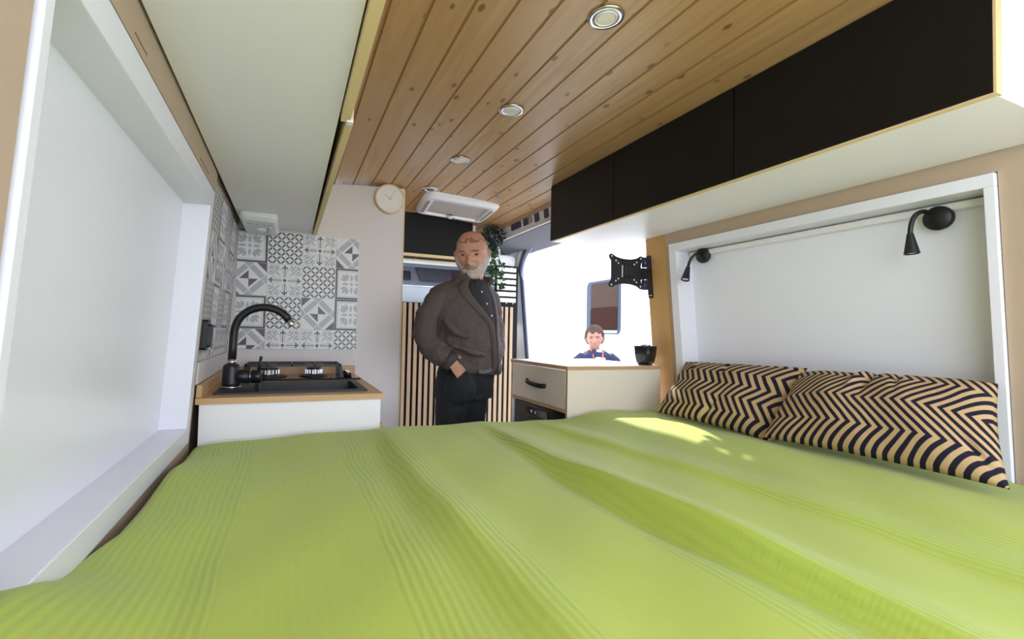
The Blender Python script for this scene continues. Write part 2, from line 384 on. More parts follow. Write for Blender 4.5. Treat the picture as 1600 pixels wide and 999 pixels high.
def tile_polys(kind, flip=False):
    P = [(0, [(0, 0), (1, 0), (1, 1), (0, 1)])]; G, D = 1, 2
    if kind == 'lattice':
        for i in range(-5, 6):
            P.append((D, seg(i*.25+.125-.02, -.02, i*.25+1.145, 1.02, .046))); P.append((D, seg(i*.25+.125-.02, 1.02, i*.25+1.145, -.02, .046)))
        for i in range(5):
            for j in range(5):
                for (cx, cy) in ((i*.25, j*.25+.125), (i*.25+.125, j*.25)):
                    r = .048; P.append((G, [(cx-r, cy), (cx, cy-r), (cx+r, cy), (cx, cy+r)]))
    elif kind == 'cross':
        for a in range(4):
            t = a*math.pi/2; c, s = math.cos(t), math.sin(t); rot = lambda u, v: (.5+u*c-v*s, .5+u*s+v*c)
            P.append((D, [rot(u, v) for u, v in ((.09, -.012), (.40, -.012), (.40, .012), (.09, .012))]))
            P.append((D, [rot(u, v) for u, v in ((.30, -.008), (.40, -.03), (.40, .03), (.30, .008))]))
            P.append((D, circ(*rot(.43, 0), .035))); P.append((D, circ(*rot(.385, .055), .028))); P.append((D, circ(*rot(.385, -.055), .028)))
            t2 = t+math.pi/4
            for da, r0_, r1, w in ((0, .17, .63, .026), (.20, .34, .58, .034), (-.20, .34, .58, .034), (.36, .40, .55, .028), (-.36, .40, .55, .028), (.07, .5, .64, .03), (-.07, .5, .64, .03)): P.append((G, petal(.5, .5, t2+da, r0_, r1, w)))
            for sg in (1, -1):
                pr = None
                for k in range(7):
                    q = k/6; rr = .11+.27*math.sin(q*2.0); aa = t2+sg*(.62-.52*abs(q-.35)); p = (.5+rr*math.cos(aa), .5+rr*math.sin(aa))
                    if pr: P.append((G, seg(*pr, *p, .018)))
                    pr = p
        P.append((0, circ(.5, .5, .075))); P.append((D, circ(.5, .5, .05)))
    elif kind == 'tri':
        def T(*a): return list(a)
        w = 1.0
        for (x0, y0, x1, y1) in ((.02, .42, .42, .02), (.58, .02, .98, .42), (.98, .58, .58, .98), (.42, .98, .02, .58)):
            P.append((G, seg(x0+(.5-x0)*.18, y0+(.5-y0)*.18, x1+(.5-x1)*.18, y1+(.5-y1)*.18, .16)))
        P.append((D, T((0, 1), (0, .72), (.28, 1)))); P.append((D, T((1, 0), (1, .28), (.72, 0))))
        P.append((G, T((.36, 1), (.5, .86), (.64, 1)))); P.append((G, T((.36, 0), (.64, 0), (.5, .14)))); P.append((G, T((0, .36), (.14, .5), (0, .64)))); P.append((G, T((1, .36), (1, .64), (.86, .5))))
        P.append((0, T((.5, .76), (.76, .5), (.5, .24), (.24, .5))))
        P.append((D, T((.5, .5), (.5, .76), (.76, .5)))); P.append((D, T((.5, .5), (.5, .24), (.24, .5))))
    elif kind == 'rosette':
        P.append((D, [(0, 0), (1, 0), (1, 1), (0, 1)])); P.append((0, [(.06, .06), (.94, .06), (.94, .94), (.06, .94)]))
        P.append((G, [(.09, .09), (.91, .09), (.91, .91), (.09, .91)])); P.append((0, [(.105, .105), (.895, .105), (.895, .895), (.105, .895)]))
        for a in range(4):
            P.append((G, petal(.5, .5, a*math.pi/2, .09, .32, .045)))
            t2 = a*math.pi/2+math.pi/4
            for da, r0, r1, w in ((0, .16, .44, .06), (.30, .2, .40, .05), (-.30, .2, .40, .05)): P.append((G, petal(.5, .5, t2+da, r0, r1, w)))
        P.append((G, circ(.5, .5, .05)))
    if flip: P = [(c, [(1-u, v) for u, v in q][::-1]) for c, q in P]
    return P
def tile_panel(name, cols, rows, kinds, u0, u1, v0, v1, f, parent=None):
    """cols/rows: lower bounds of each tile; f(u,v,d)->world, d = height above the wall"""
    b = newbm(); s = TS
    prism(b, [(u0, v0), (u1, v0), (u1, v1), (u0, v1)], f, -.004, 0, 3)
    for r, row in enumerate(kinds):
        for c, kd in enumerate(row):
            fl = kd.startswith('-'); kd = kd.strip('-'); U, V = cols[c], rows[r]; g = .004
            for i, (ci, poly) in enumerate(tile_polys(kd, fl)):
                q = clip([(U+g/4+p[0]*(s-g/2), V+g/4+p[1]*(s-g/2)) for p in poly], max(u0, U+g/4), min(u1, U+s-g/4), max(v0, V+g/4), min(v1, V+s-g/4))
                if q and len(q) > 2:
                    try: b.faces.new([b.verts.new(f(x_, y_, .0003+i*.00002)) for x_, y_ in q]).material_index = ci
                    except Exception: pass
    me = bpy.data.meshes.new(name); b.to_mesh(me); b.free()
    for mm in (t_w, t_g, t_d, t_j): me.materials.append(mm)
    o = bpy.data.objects.new(name, me); S.collection.objects.link(o); return o
TS = .1635
kb = [['rosette', 'lattice', 'cross', '-tri'], ['-tri', 'cross', 'lattice', 'rosette'], ['rosette', 'lattice', 'tri', 'rosette'], ['-tri', 'cross', 'cross', 'lattice']]
cols = [-.111-TS, -.111, -.111+TS, -.111+2*TS]; rows = [1.516, 1.516-TS, 1.516-2*TS, 1.516-3*TS]
o = tile_panel('tile_backsplash', cols, rows, kb, XL(1.1)+.02, .330, 1.089, 1.676, lambda u, v, d: (u, KY-.005-d, v))
tag(o, 'grey patterned tile panel facing the camera behind the hob', 'tiles')
kl = [['rosette', 'lattice', 'rosette', 'lattice', 'rosette', 'lattice'], ['cross', '-tri', 'cross', '-tri', 'cross', 'tri'], ['rosette', 'lattice', 'rosette', 'lattice', 'rosette', 'lattice'], ['cross', 'cross', 'tri', 'cross', 'cross', 'tri']]
cols = [KY-.006-TS*(6-i)+.05 for i in range(6)]
o = tile_panel('tile_backsplash', cols, rows, kl, 1.722, KY-.006, 1.075, 1.676, lambda u, v, d: (XL(v)-.012+.004+d, u, v))
tag(o, 'patterned tile panel running along the side wall beside the faucet', 'tiles')
b = newbm(); wallbox(b, -1, 1.75, KY-.006, CZ+.042, 1.074, .001, .012); struct(obj('trim_5', b, greige, bevel=.001), 'plain greige strip under the side wall tiles')
b = newbm(); box(b, XL(1)+.0, .328, KY-.0065, KY-.0005, CZ+.045, 1.087); struct(obj('trim_6', b, greige), 'plain greige strip under the tiles behind the hob')
# outlet on the side wall
ot = thing('wall_outlet', 'black double power outlet on the side wall beside the white niche frame', 'outlet', (XL(1.1), 1.74, 1.12))
b = newbm(); prism(b, rrect(1.715, 1.775, 1.115, 1.215, .01, 3), lambda u, v, d: (XL(v)+d, u, v), -.006, .016); obj('faceplate', b, blackp, ot)
b = newbm(); prism(b, rrect(1.725, 1.765, 1.125, 1.20, .008, 3), lambda u, v, d: (XL(v)+d, u, v), .014, .026); obj('cover_flap', b, blackm, ot)
# base cabinet
t_ = thing('base_cabinet', 'white kitchen base cabinet under the wooden worktop', 'cabinet', (.02, 2.1, 0))
b = newbm(); box(b, -.262, .322, 1.733, 1.749, 0, CZ-.0215); obj('side_panel', b, white, t_)
b = newbm(); box(b, -.25, .30, 1.75, 2.52, .02, .80); obj('carcass', b, white, t_)
b = newbm(); box(b, .302, .320, 1.752, 2.52, .06, CZ-.03); obj('door', b, white, t_)
b = newbm(); box(b, .3235, .336, 1.74, 1.78, .6, .845); obj('side_batten', b, worktopm, t_, bevel=.004)
b = newbm(); lathe(b, (-.245, 1.7325, CZ-.045), (0, -1, 0), [(.004, 0), (.004, .001), (.001, .0012)], 12); obj('screw_cover', b, white, t_)
# worktop with cut-out for the basin
SX0, SX1, SY0, SY1 = -.235, .285, 1.795, 2.15
bx0, bx1, by0, by1 = -.125, .262, 1.825, 2.125
t_ = thing('worktop', 'pale beech wood worktop holding sink and hob', 'worktop', (.02, 2.1, CZ-.02))
b = newbm()
for (a0, a1, c0, c1) in ((-.272, .330, 1.722, by0), (-.272, .330, by1, KY-.002), (-.272, bx0, by0, by1), (bx1, .330, by0, by1)): box(b, a0, a1, c0, c1, CZ-.02, CZ)
bmesh.ops.remove_doubles(b, verts=b.verts, dist=1e-5); obj('top', b, worktopm, t_)
b = newbm(); box(b, -.27, .328, KY-.018, KY-.007, CZ+.0005, CZ+.044); wallbox(b, -1, 1.735, KY-.019, CZ+.0005, CZ+.041, -.016, .0); obj('upstand', b, worktopm, t_, bevel=.001)
# sink
t_ = thing('kitchen_sink', 'black composite sink set into the wooden worktop', 'sink', (.02, 1.97, CZ))
b = newbm(); zt = CZ+.006; fz = CZ-.13; w_ = .012
def quadstrip(b, outer, inner):
    n_ = len(outer); o_ = [b.verts.new(p) for p in outer]; i_ = [b.verts.new(p) for p in inner]
    for k in range(n_): b.faces.new((o_[k], o_[(k+1) % n_], i_[(k+1) % n_], i_[k]))
    return o_, i_
rr = lambda x0, x1, y0, y1, r, z: [(u, v, z) for u, v in rrect(x0, x1, y0, y1, r, 4)]
prof = [(SX0, SX1, SY0, SY1, .012, CZ+.0005), (SX0, SX1, SY0, SY1, .012, zt), (bx0+.004, bx1-.004, by0+.004, by1-.004, .018, zt), (bx0+.012, bx1-.012, by0+.012, by1-.012, .02, fz+.02), (bx0+.03, bx1-.03, by0+.03, by1-.03, .02, fz)]
R_ = [[b.verts.new(p) for p in rr(*q)] for q in prof]
for a, c in zip(R_, R_[1:]):
    for k in range(len(a)): b.faces.new((a[k], a[(k+1) % len(a)], c[(k+1) % len(a)], c[k]))
b.faces.new(R_[-1])
obj('basin', b, stone, t_, smooth=False, bevel=.0015)
b = newbm(); lathe(b, (.07, 1.97, fz+.001), (0, 0, 1), [(.04, 0), (.04, .003), (.02, .003), (.018, .001)], 24); obj('drain', b, chrome, t_)
# faucet
FX, FY = -.195, 1.955
t_ = thing('kitchen_faucet', 'matte black high-arc kitchen faucet at the left end of the sink', 'faucet', (FX, FY, zt))
b = newbm(); lathe(b, (FX, FY, zt), (0, 0, 1), [(.034, 0), (.034, .006), (.031, .008)], 28); obj('base_ring', b, chrome, t_, True)
b = newbm(); lathe(b, (FX, FY, zt+.007), (0, 0, 1), [(.031, 0), (.031, .01), (.029, .070), (.026, .078), (.018, .083)], 28)
lathe(b, (FX, FY, zt+.042), (1, -.1, 0), [(.026, 0), (.025, .062), (.022, .064)], 24); obj('body', b, blackm, t_, True)
b = newbm(); lathe(b, (FX+.0635, FY-.0063, zt+.042), (1, -.1, 0), [(.022, 0), (.022, .006)], 24); obj('handle_ring', b, chrome, t_, True)
b = newbm(); lathe(b, (FX+.069, FY-.007, zt+.042), (1, -.1, 0), [(.025, 0), (.0255, .030), (.022, .033)], 24)
tube(b, [(FX+.092, FY-.01, zt+.055), (FX+.096, FY-.014, zt+.085), (FX+.100, FY-.018, zt+.118)], [.0065, .006, .0055], 10); obj('lever', b, blackm, t_, True)
b = newbm(); lathe(b, (FX, FY, zt+.088), (0, 0, 1), [(.0155, 0), (.0155, .018)], 24); obj('collar', b, chrome, t_, True)
P = [Vector((FX, FY, zt+.10)), Vector((FX+.002, FY, zt+.15)), Vector((FX+.004, FY, zt+.205))]
cx, rr_ = FX+.106, .100
for k in range(1, 15):
    a = math.pi-math.radians(150)*k/14; P.append(Vector((cx+rr_*math.cos(a), FY-.03*k/14, zt+.21+rr_*.95*math.sin(a))))
b = newbm(); tube(b, P, .0145, 18); obj('spout', b, blackm, t_, True)
d = (P[-1]-P[-2]).normalized()
b = newbm(); lathe(b, P[-1]-d*.001, d, [(.0135, 0), (.0135, .024), (.0115, .026)], 20); obj('aerator', b, chrome, t_, True)
# hob
t_ = thing('gas_hob', 'black glass two-burner gas hob with cast grate behind the sink', 'hob', (.08, 2.38, CZ))
HX0, HX1, HY0, HY1 = -.165, .318, 2.225, 2.465
b = newbm(); box(b, HX0, HX1, HY0, HY1, CZ+.0005, CZ+.009); obj('glass_plate', b, glassb, t_, bevel=.002)
for bxx, rs in ((-.085, 1.42), (.115, 1.1)):
    b = newbm(); lathe(b, (bxx, 2.35, CZ+.009), (0, 0, 1), [(.060*rs, 0), (.056*rs, .006), (.040*rs, .008)], 28); bn = obj('burner', b, blackm, t_, True)
    b = newbm(); lathe(b, (bxx, 2.35, CZ+.017), (0, 0, 1), [(.030*rs, 0), (.033*rs, .004), (.034*rs, .026), (.031*rs, .027)], 28)
    for k in range(18):
        a = 2*math.pi*k/18; box(b, bxx+.0335*rs*math.cos(a)-.002, bxx+.0335*rs*math.cos(a)+.002, 2.35+.0335*rs*math.sin(a)-.002, 2.35+.0335*rs*math.sin(a)+.002, CZ+.022, CZ+.041)
    obj('flame_ring', b, chrome, bn)
    b = newbm(); lathe(b, (bxx, 2.35, CZ+.0445), (0, 0, 1), [(.030*rs, 0), (.030*rs, .004), (.026*rs, .006)], 28); obj('burner_cap', b, blackm, bn, True)
b = newbm(); g0, g1 = -.175, .228; gz = CZ+.072
def bar(x0, x1, y0, y1, h=.011): box(b, x0, x1, y0, y1, gz-h, gz)
bar(g0, g1, 2.250, 2.260); bar(g0, g1, 2.435, 2.445); bar(g0, g0+.009, 2.25, 2.445); bar(g1-.009, g1, 2.25, 2.445); bar(.012, .021, 2.25, 2.445)
for bxx in (-.085, .115):
    bar(bxx-.004, bxx+.004, 2.25, 2.315); bar(bxx-.004, bxx+.004, 2.385, 2.445); bar(bxx-.09, bxx-.04, 2.346, 2.354); bar(bxx+.04, bxx+.095, 2.346, 2.354)
for gx in (g0, g1-.009):
    for gy in (2.25, 2.425): hexa(b, [(gx-.004+(.01 if gx > 0 else -.006), gy, CZ+.009), (gx+.014+(.012 if gx > 0 else -.006), gy, CZ+.009), (gx+.014+(.012 if gx > 0 else -.006), gy+.02, CZ+.009), (gx-.004+(.01 if gx > 0 else -.006), gy+.02, CZ+.009), (gx, gy, gz), (gx+.012, gy, gz), (gx+.012, gy+.02, gz), (gx, gy+.02, gz)])
obj('grate', b, blackm, t_, bevel=.0015)
for ky in (2.30, 2.38):
    b = newbm(); lathe(b, (.268, ky, CZ+.0095), (0, 0, 1), [(.017, 0), (.015, .018), (.013, .020)], 24); kn = obj('knob', b, blackp, t_, True)
    b = newbm(); lathe(b, (.268, ky, CZ+.0295), (0, 0, 1), [(.0125, 0), (.012, .003)], 24); obj('knob_cap', b, chrome, kn)

# --- left overhead cabinet
t_ = thing('overhead_cabinet', 'white overhead cabinet above the kitchen and left niche, seen from below', 'cabinet', (-.08, 1.3, 1.69))
def lefthex(b, x0f, x1, y0, y1, z0, z1): hexa(b, [(x0f(z0), y0, z0), (x1, y0, z0), (x1, y1, z0), (x0f(z0), y1, z0), (x0f(z1), y0, z1), (x1, y0, z1), (x1, y1, z1), (x0f(z1), y1, z1)])
b = newbm(); lefthex(b, lambda z: XL(z)+.006, .0915, .30, KY-.006, 1.688, 1.704); obj('bottom_panel', b, white, t_)
b = newbm(); lefthex(b, lambda z: XL(z)+.008, .088, .30, .318, 1.704, 1.90); lefthex(b, lambda z: XL(z)+.008, .088, KY-.024, KY-.006, 1.704, 1.90); box(b, -.17, .088, .32, KY-.03, 1.885, 1.895); obj('carcass', b, white, t_)
b = newbm(); box(b, .0950, .116, .30, 1.108, 1.676, 1.935); obj('door', b, pine, t_, bevel=.001, label='pale pine faced flap door nearer the camera')
b = newbm(); hexa(b, [(.108, 1.113, 1.678), (.125, 1.113, 1.678), (.115, KY-.008, 1.678), (.097, KY-.008, 1.678), (.108, 1.113, 1.935), (.125, 1.113, 1.935), (.115, KY-.008, 1.935), (.097, KY-.008, 1.935)]); dd = obj('door', b, pine, t_, bevel=.001, label='pale pine flap door standing slightly ajar, further back')
b = newbm(); box(b, .108, .122, 1.094, 1.112, 1.672, 1.680); obj('catch', b, plast, t_)
b = newbm(); box(b, .0885, .0935, 1.12, KY-.03, 1.70, 1.88); obj('edge_strip', b, blackm, t_)
# plastic vent fitting under it, not a lamp
t_ = thing('vent_fitting', 'white plastic fitting with slots hung under the overhead cabinet by the tiles', 'vent', (-.14, 2.38, 1.688))
def fit(z): return lambda u, v, d: (u, v, z-d)
b = newbm(); P0 = rrect(-.215, -.062, 2.175, 2.515, .03, 5); P1 = rrect(-.205, -.075, 2.19, 2.505, .028, 5)
A = [b.verts.new((u, v, 1.6875)) for u, v in P0]; C_ = [b.verts.new((u, v, 1.668)) for u, v in P0]; D_ = [b.verts.new((u, v, 1.652)) for u, v in P1]
for p_, q_ in ((A, C_), (C_, D_)):
    for k in range(len(p_)): b.faces.new((p_[k], p_[(k+1) % len(p_)], q_[(k+1) % len(p_)], q_[k]))
b.faces.new(D_); b.faces.new(A[::-1]); obj('housing', b, plastc, t_, bevel=.003)
b = newbm()
for k in range(4): box(b, -.185+k*.028, -.168+k*.028, 2.26, 2.268, 1.6505, 1.6525)
obj('slots', b, mat('slot_grey', srgb(150, 148, 146), .5, noise=.05), t_)
b = newbm(); lathe(b, (-.135, 2.36, 1.652), (0, 0, -1), [(.024, 0), (.022, .01), (.012, .014)], 20); obj('button', b, plast, t_, True)
b = newbm(); box(b, -.10, -.09, 2.30, 2.45, 1.646, 1.652); obj('rib', b, plast, t_, bevel=.002)

# --- clock
cc = onY(609, 312, KY-.02)
t_ = thing('wall_clock', 'round white wall clock with pine rim on the tall cabinet side', 'clock', (cc.x, KY-.001, cc.z))
b = newbm(); lathe(b, (cc.x, KY-.001, cc.z), (0, -1, 0), [(.078, 0), (.080, .004), (.080, .034), (.074, .035), (.074, .027), (.001, .027)], 48); obj('rim', b, pine, t_)
b = newbm(); lathe(b, (cc.x, KY-.0285, cc.z), (0, -1, 0), [(.0735, 0), (.0735, .001), (.001, .0012)], 48); obj('dial', b, clockf, t_)
for k in range(12):
    b = newbm(); a = math.pi/6*k; s_, c_ = math.sin(a), math.cos(a); p0 = Vector((cc.x+.056*s_, KY-.0305, cc.z+.056*c_)); p1 = Vector((cc.x+.068*s_, KY-.0305, cc.z+.068*c_)); tube(b, [p0, p1], .0006, 6); obj('hour_mark', b, gold, t_)
for nm, dx, dz, L_ in (('minute_hand', .5, .87, .062), ('hour_hand', -.80, .5, .042)):
    b = newbm(); p0 = Vector((cc.x-dx*.014, KY-.0325, cc.z-dz*.014)); p1 = Vector((cc.x+dx*L_, KY-.0325, cc.z+dz*L_)); tube(b, [p0, p1], .0011, 6)
    if nm[0] == 'm': lathe(b, (cc.x, KY-.031, cc.z), (0, -1, 0), [(.004, 0), (.004, .004)], 12)
    obj(nm, b, gold, t_)

# ================================================================== RIGHT OVERHEAD CABINET
CX0, CX1 = 1.243, None
t_ = thing('overhead_cabinet', 'long overhead cabinet with three black doors along the ceiling above the pillows', 'cabinet', (1.44, 1.26, 1.675))
def cabx(z): return XR(z)-.004
def rhex(b, x0, y0, y1, z0, z1): hexa(b, [(x0, y0, z0), (cabx(z0), y0, z0), (cabx(z0), y1, z0), (x0, y1, z0), (x0, y0, z1), (cabx(z1), y0, z1), (cabx(z1), y1, z1), (x0, y1, z1)])
b = newbm(); rhex(b, CX0+.0175, .4385, 2.075, 1.675, 1.690); obj('bottom_panel', b, white, t_)
b = newbm(); rhex(b, CX0+.024, .438, .456, 1.6905, 1.892)
hexa(b, [(CX0+.024, .438, 1.892), (cabx(1.89), .438, 1.892), (cabx(1.89), .456, 1.892), (CX0+.024, .456, 1.892), (CX0+.024, .438, 1.965), (1.50, .438, 1.925), (1.50, .456, 1.925), (CX0+.024, .456, 1.965)]); obj('end_panel', b, white, t_)
b = newbm(); rhex(b, CX0+.0175, 2.060, 2.078, 1.6905, 1.89); obj('end_panel', b, blackd, t_, label='dark far end panel')
b = newbm(); box(b, CX0+.018, CX0+.028, .457, 2.06, 1.6905, 1.962); rhex(b, CX0+.030, .457, 2.06, 1.86, 1.872); obj('carcass', b, pine, t_)
b = newbm(); box(b, CX0+.0005, CX0+.0235, .4335, .4378, 1.675, 1.966); obj('edge_band', b, pine, t_)
b = newbm(); box(b, CX0+.002, CX0+.0170, .438, 2.078, 1.6745, 1.6785); obj('edge_band', b, pine, t_)
for y0, y1 in ((.439, 1.001), (1.0055, 1.5695), (1.574, 2.077)):
    b = newbm(); box(b, CX0, CX0+.016, y0, y1, 1.680, 1.966); obj('door', b, blackd, t_, bevel=.0008)

# ================================================================== DRAWER UNIT
UX, UY0, UY1, UZ = 1.13, 1.722, 2.275, 1.054
UXr = 1.652
t_ = thing('drawer_cabinet', 'white drawer cabinet with plywood edges at the foot end by the side door', 'cabinet', (1.4, 2.0, 0))
def ply_board(name, x0, x1, y0, y1, z0, z1, lam, **k):
    b = newbm(); box(b, x0, x1, y0, y1, z0, z1, 0)
    for f in b.faces:
        nrm = f.normal if f.normal.length else None
    b.normal_update()
    for f in b.faces:
        ax = [abs(c) for c in f.calc_center_median()-Vector(((x0+x1)/2, (y0+y1)/2, (z0+z1)/2))]
        i_ = ax.index(max(ax)); th = [x1-x0, y1-y0, z1-z0]
        f.material_index = 1 if (th[i_] == min(th)) else 0
    return obj(name, b, [ply, lam], t_, **k)
ply_board('top_board', UX-.004, UXr, UY0-.004, UY1, UZ-.017, UZ, white)
ply_board('side_panel', UX+.0, UXr, UY0, UY0+.015, 0, UZ-.0175, warmw)
ply_board('side_panel', UX+.0, UXr, UY1-.016, UY1-.001, 0, UZ-.0175, white)
ply_board('shelf', UX+.001, UXr, UY0+.0155, UY1-.0165, .846, .862, white)
ply_board('bottom_board', UX+.02, UXr, UY0+.0155, UY1-.0165, .08, .096, white)
b = newbm(); box(b, UX-.0005, UX+.016, UY0+.017, UY1-.018, .864, 1.031); dw = obj('drawer', b, warmw, t_, bevel=.001)
b = newbm(); tube(b, bez([(UX-.001, 2.085, .954), (UX-.030, 2.085, .952), (UX-.022, 2.0, .945), (UX-.028, 1.915, .946), (UX-.012, 1.905, .947), (UX-.001, 1.91, .948)], 14), [.007]*15, 10)
for v in b.verts: v.co.z += (v.co.z-.949)*.6
obj('handle', b, blackm, dw, True)
t_ = thing('cool_box', 'black appliance with lit control panel under the drawer', 'fridge', (1.4, 2.0, .1))
b = newbm(); box(b, UX+.012, 1.60, UY0+.02, UY1-.02, .0975, .84); obj('body', b, blackp, t_, bevel=.01)
b = newbm(); prism(b, rrect(1.90, 2.12, .788, .820, .012, 4), lambda u, v, d: (UX+.012-d, u, v), -.002, .004); cp = obj('control_panel', b, glassb, t_)
b = newbm(); lathe(b, (UX+.0075, 2.055, .805), (-1, 0, 0), [(.008, 0), (.008, .001)], 12); obj('indicator', b, whiteled, cp); b = newbm(); box(b, UX+.0065, UX+.0078, 2.012, 2.018, .797, .811); obj('indicator', b, whiteled, cp)
b = newbm(); box(b, UX+.006, UX+.0118, 1.78, 2.2, .60, .77); obj('door', b, blackm, t_, bevel=.008)

# --- black pot on the unit
cp_ = Vector((1.607, 1.775, UZ))
t_ = thing('plant_pot', 'small tapered black pot standing on the white drawer cabinet top', 'pot', cp_)
b = newbm(); rings = []
for s_, z_ in ((.027, .0005), (.029, .003), (.036, .02), (.041, .05), (.044, .092), (.040, .092), (.036, .05), (.02, .01)):
    q = rrect(-s_, s_, -s_, s_, s_*.45, 4); a = .3; rings.append([(cp_.x+u*math.cos(a)-v*math.sin(a), cp_.y+u*math.sin(a)+v*math.cos(a), UZ+z_) for u, v in q])
ringloft(b, rings); obj('pot', b, blackp, t_, True)
b = newbm(); random.seed(3)
for k in range(7):
    a = random.random()*6.28; r_ = .02*random.random()+.006; ellipsoid(b, (cp_.x+r_*math.cos(a), cp_.y+r_*math.sin(a), UZ+.090+random.random()*.006), (.011, 0, .003), (0, .009, 0), (0, 0, .005), 8, 5)
obj('contents', b, mat('dark_foil', srgb(70, 70, 80), .3, metal=.3, noise=.1), t_, True)

# ================================================================== TV MOUNT
t_ = thing('tv_bracket', 'black metal television wall bracket on the birch pillar', 'bracket', (1.6, 1.75, 1.5))
MY = 1.745
def mp_(x, y): return onY(x, y, MY)
a_ = mp_(954, 405); c_ = mp_(1003, 447)
x0, x1 = a_.x, mp_(1003, 405).x; z1, z0 = mp_(978, 401).z, mp_(980, 449).z; xm, zm = (x0+x1)/2, (z0+z1)/2; hw, hh = (x1-x0)/2*1.1, (z1-z0)/2*1.1
b = newbm(); out = []
for (cx_, cz_) in ((1, 1), (-1, 1), (-1, -1), (1, -1)):
    nx_ = (-cz_*cx_, ) 
    pass
cr = [(.82, 1.0), (.93, .98), (1.0, .88), (.98, .74), (.88, .60), (.86, .30), (.86, 0)]
quad = cr+[(u, -v) for u, v in cr[::-1][1:]]
quad2 = [(-u, -v) for u, v in quad]
outl = quad[::-1]; outl = [(u, v) for u, v in quad]+[(.60, -.84), (.30, -.76), (0, -.74), (-.30, -.76), (-.60, -.84)]+quad2+[(-.60, .84), (-.30, .76), (0, .74), (.30, .76), (.60, .84)]
prism(b, [(xm+u*hw, zm+v*hh) for u, v in outl], lambda u, v, d: (u, MY+d, v), 0, .003)
plate = obj('mounting_plate', b, blackm, t_)
holem = mat('hole_bright', srgb(225, 225, 230), .5, noise=.02)
for sx in (1, -1):
    for sz in (1, -1):
        for q in (.84, .60, .46): b = newbm(); lathe(b, (xm+sx*hw*q, MY-.0003, zm+sz*hh*q), (0, -1, 0), [(.0042, 0), (.0042, .0004)], 10); obj('bolt_hole', b, holem, plate)
b = newbm(); box(b, xm-hw*.26, xm-hw*.20, MY-.0008, MY-.0002, zm-hh*.35, zm+hh*.35)
obj('slot', b, holem, plate)
b = newbm(); prism(b, rrect(xm-hw*.18, xm+hw*.36, zm-hh*.30, zm+hh*.30, .006, 3), lambda u, v, d: (u, MY+d, v), -.014, -.0001); obj('tilt_head', b, blackm, t_, bevel=.003)
b = newbm(); tube(b, [(xm, MY+.004, zm), (xm+.02, MY+.05, zm), (1.585, MY+.035, zm)], .012, 10); box(b, 1.575, 1.622, MY+.02, MY+.045, zm-.028, zm+.028); obj('swing_arm', b, blackm, t_)
for dz in (.055, -.055):
    b = newbm(); lathe(b, (1.597, MY+.030, zm+dz-.022), (0, 0, 1), [(.0155, 0), (.0155, .046)], 16); kn = obj('hinge', b, mat('blue_black_metal', srgb(40, 40, 78), .3, noise=.05) if 'blue_black_metal' not in MT else MT['blue_black_metal'], t_, True)
    b = newbm(); lathe(b, (1.597, MY+.030, zm+dz+.0245), (0, 0, 1), [(.0125, 0), (.0125, .003)], 16); obj('hinge_cap', b, chrome, kn)
b = newbm(); prism(b, rrect(MY+.024, MY+.054, zm-.115, zm+.095, .010, 4), lambda u, v, d: (XR(v)-.004-d, u, v), 0, .006); wp = obj('wall_plate', b, blackm, t_)
b = newbm()
for yy in (MY+.032, MY+.047): lathe(b, (XR(zm-.10)-.0102, yy, zm-.102), (-1, 0, 0), [(.005, 0), (.004, .002)], 10)
obj('screw', b, chrome, wp)

# ================================================================== READING LAMPS
def reading_lamp(disc_px, neck, cone0, cone1, r0, r1, label):
    z = disc_px[2]; X = XR(z)+.083
    c = onX(disc_px[0], disc_px[1], X-.01); c.x = XR(c.z)+.070
    t_ = thing('reading_lamp', label, 'lamp', c, 'black gooseneck reading lamps in the right niche')
    b = newbm(); lathe(b, c, (-1, 0, -.098), [(.033, 0), (.034, .004), (.034, .015), (.031, .020), (.001, .021)], 32); obj('base', b, blackm, t_, True)
    P = [onX(px, py, XR(c.z)+off) for px, py, off in neck]
    Q = []
    for i in range(len(P)-1):
        p0 = P[max(i-1, 0)]; p1 = P[i]; p2 = P[i+1]; p3 = P[min(i+2, len(P)-1)]
        for k in range(5):
            t = k/5; Q.append(.5*((2*p1)+(p2-p0)*t+(2*p0-5*p1+4*p2-p3)*t*t+(3*p1-p0-3*p2+p3)*t**3))
    Q.append(P[-1])
    b = newbm(); tube(b, Q, .0062, 12); obj('gooseneck', b, blackm, t_, True)
    a0 = onX(cone0[0], cone0[1], XR(c.z)+cone0[2]); a1 = onX(cone1[0], cone1[1], XR(c.z)+cone1[2]); d = a1-a0; L_ = d.length
    b = newbm(); lathe(b, a0, d, [(r0*.6, -.004), (r0, 0), (r1, L_), (r1*.86, L_), (r1*.7, L_-.006), (.001, L_-.006)], 28); sh = obj('lamp_shade', b, blackm, t_)
    b = newbm(); lathe(b, a0, d, [(r1*.68, L_-.005), (r1*.68, L_-.003), (r1*.4, L_-.002), (.001, L_-.004)], 24); obj('lens', b, chrome, sh)
reading_lamp((1470, 342, 1.55), [(1455, 336, .06), (1444, 331, .035), (1434, 334, .015), (1427, 342, .005), (1423, 355, 0), (1422, 368, 0)], (1422, 366, 0), (1425, 397.5, 0), .0075, .0185, 'black gooseneck reading lamp nearer the camera with its cone pointing straight down')
reading_lamp((1102, 400, 1.55), [(1097, 395, .06), (1089, 396.5, .035), (1082, 402, .02), (1077, 411, .01), (1074.5, 421, 0)], (1075.2, 418, .002), (1070.5, 438, -.022), .0085, .0185, 'black gooseneck reading lamp at the far end of the niche, cone tilted left')

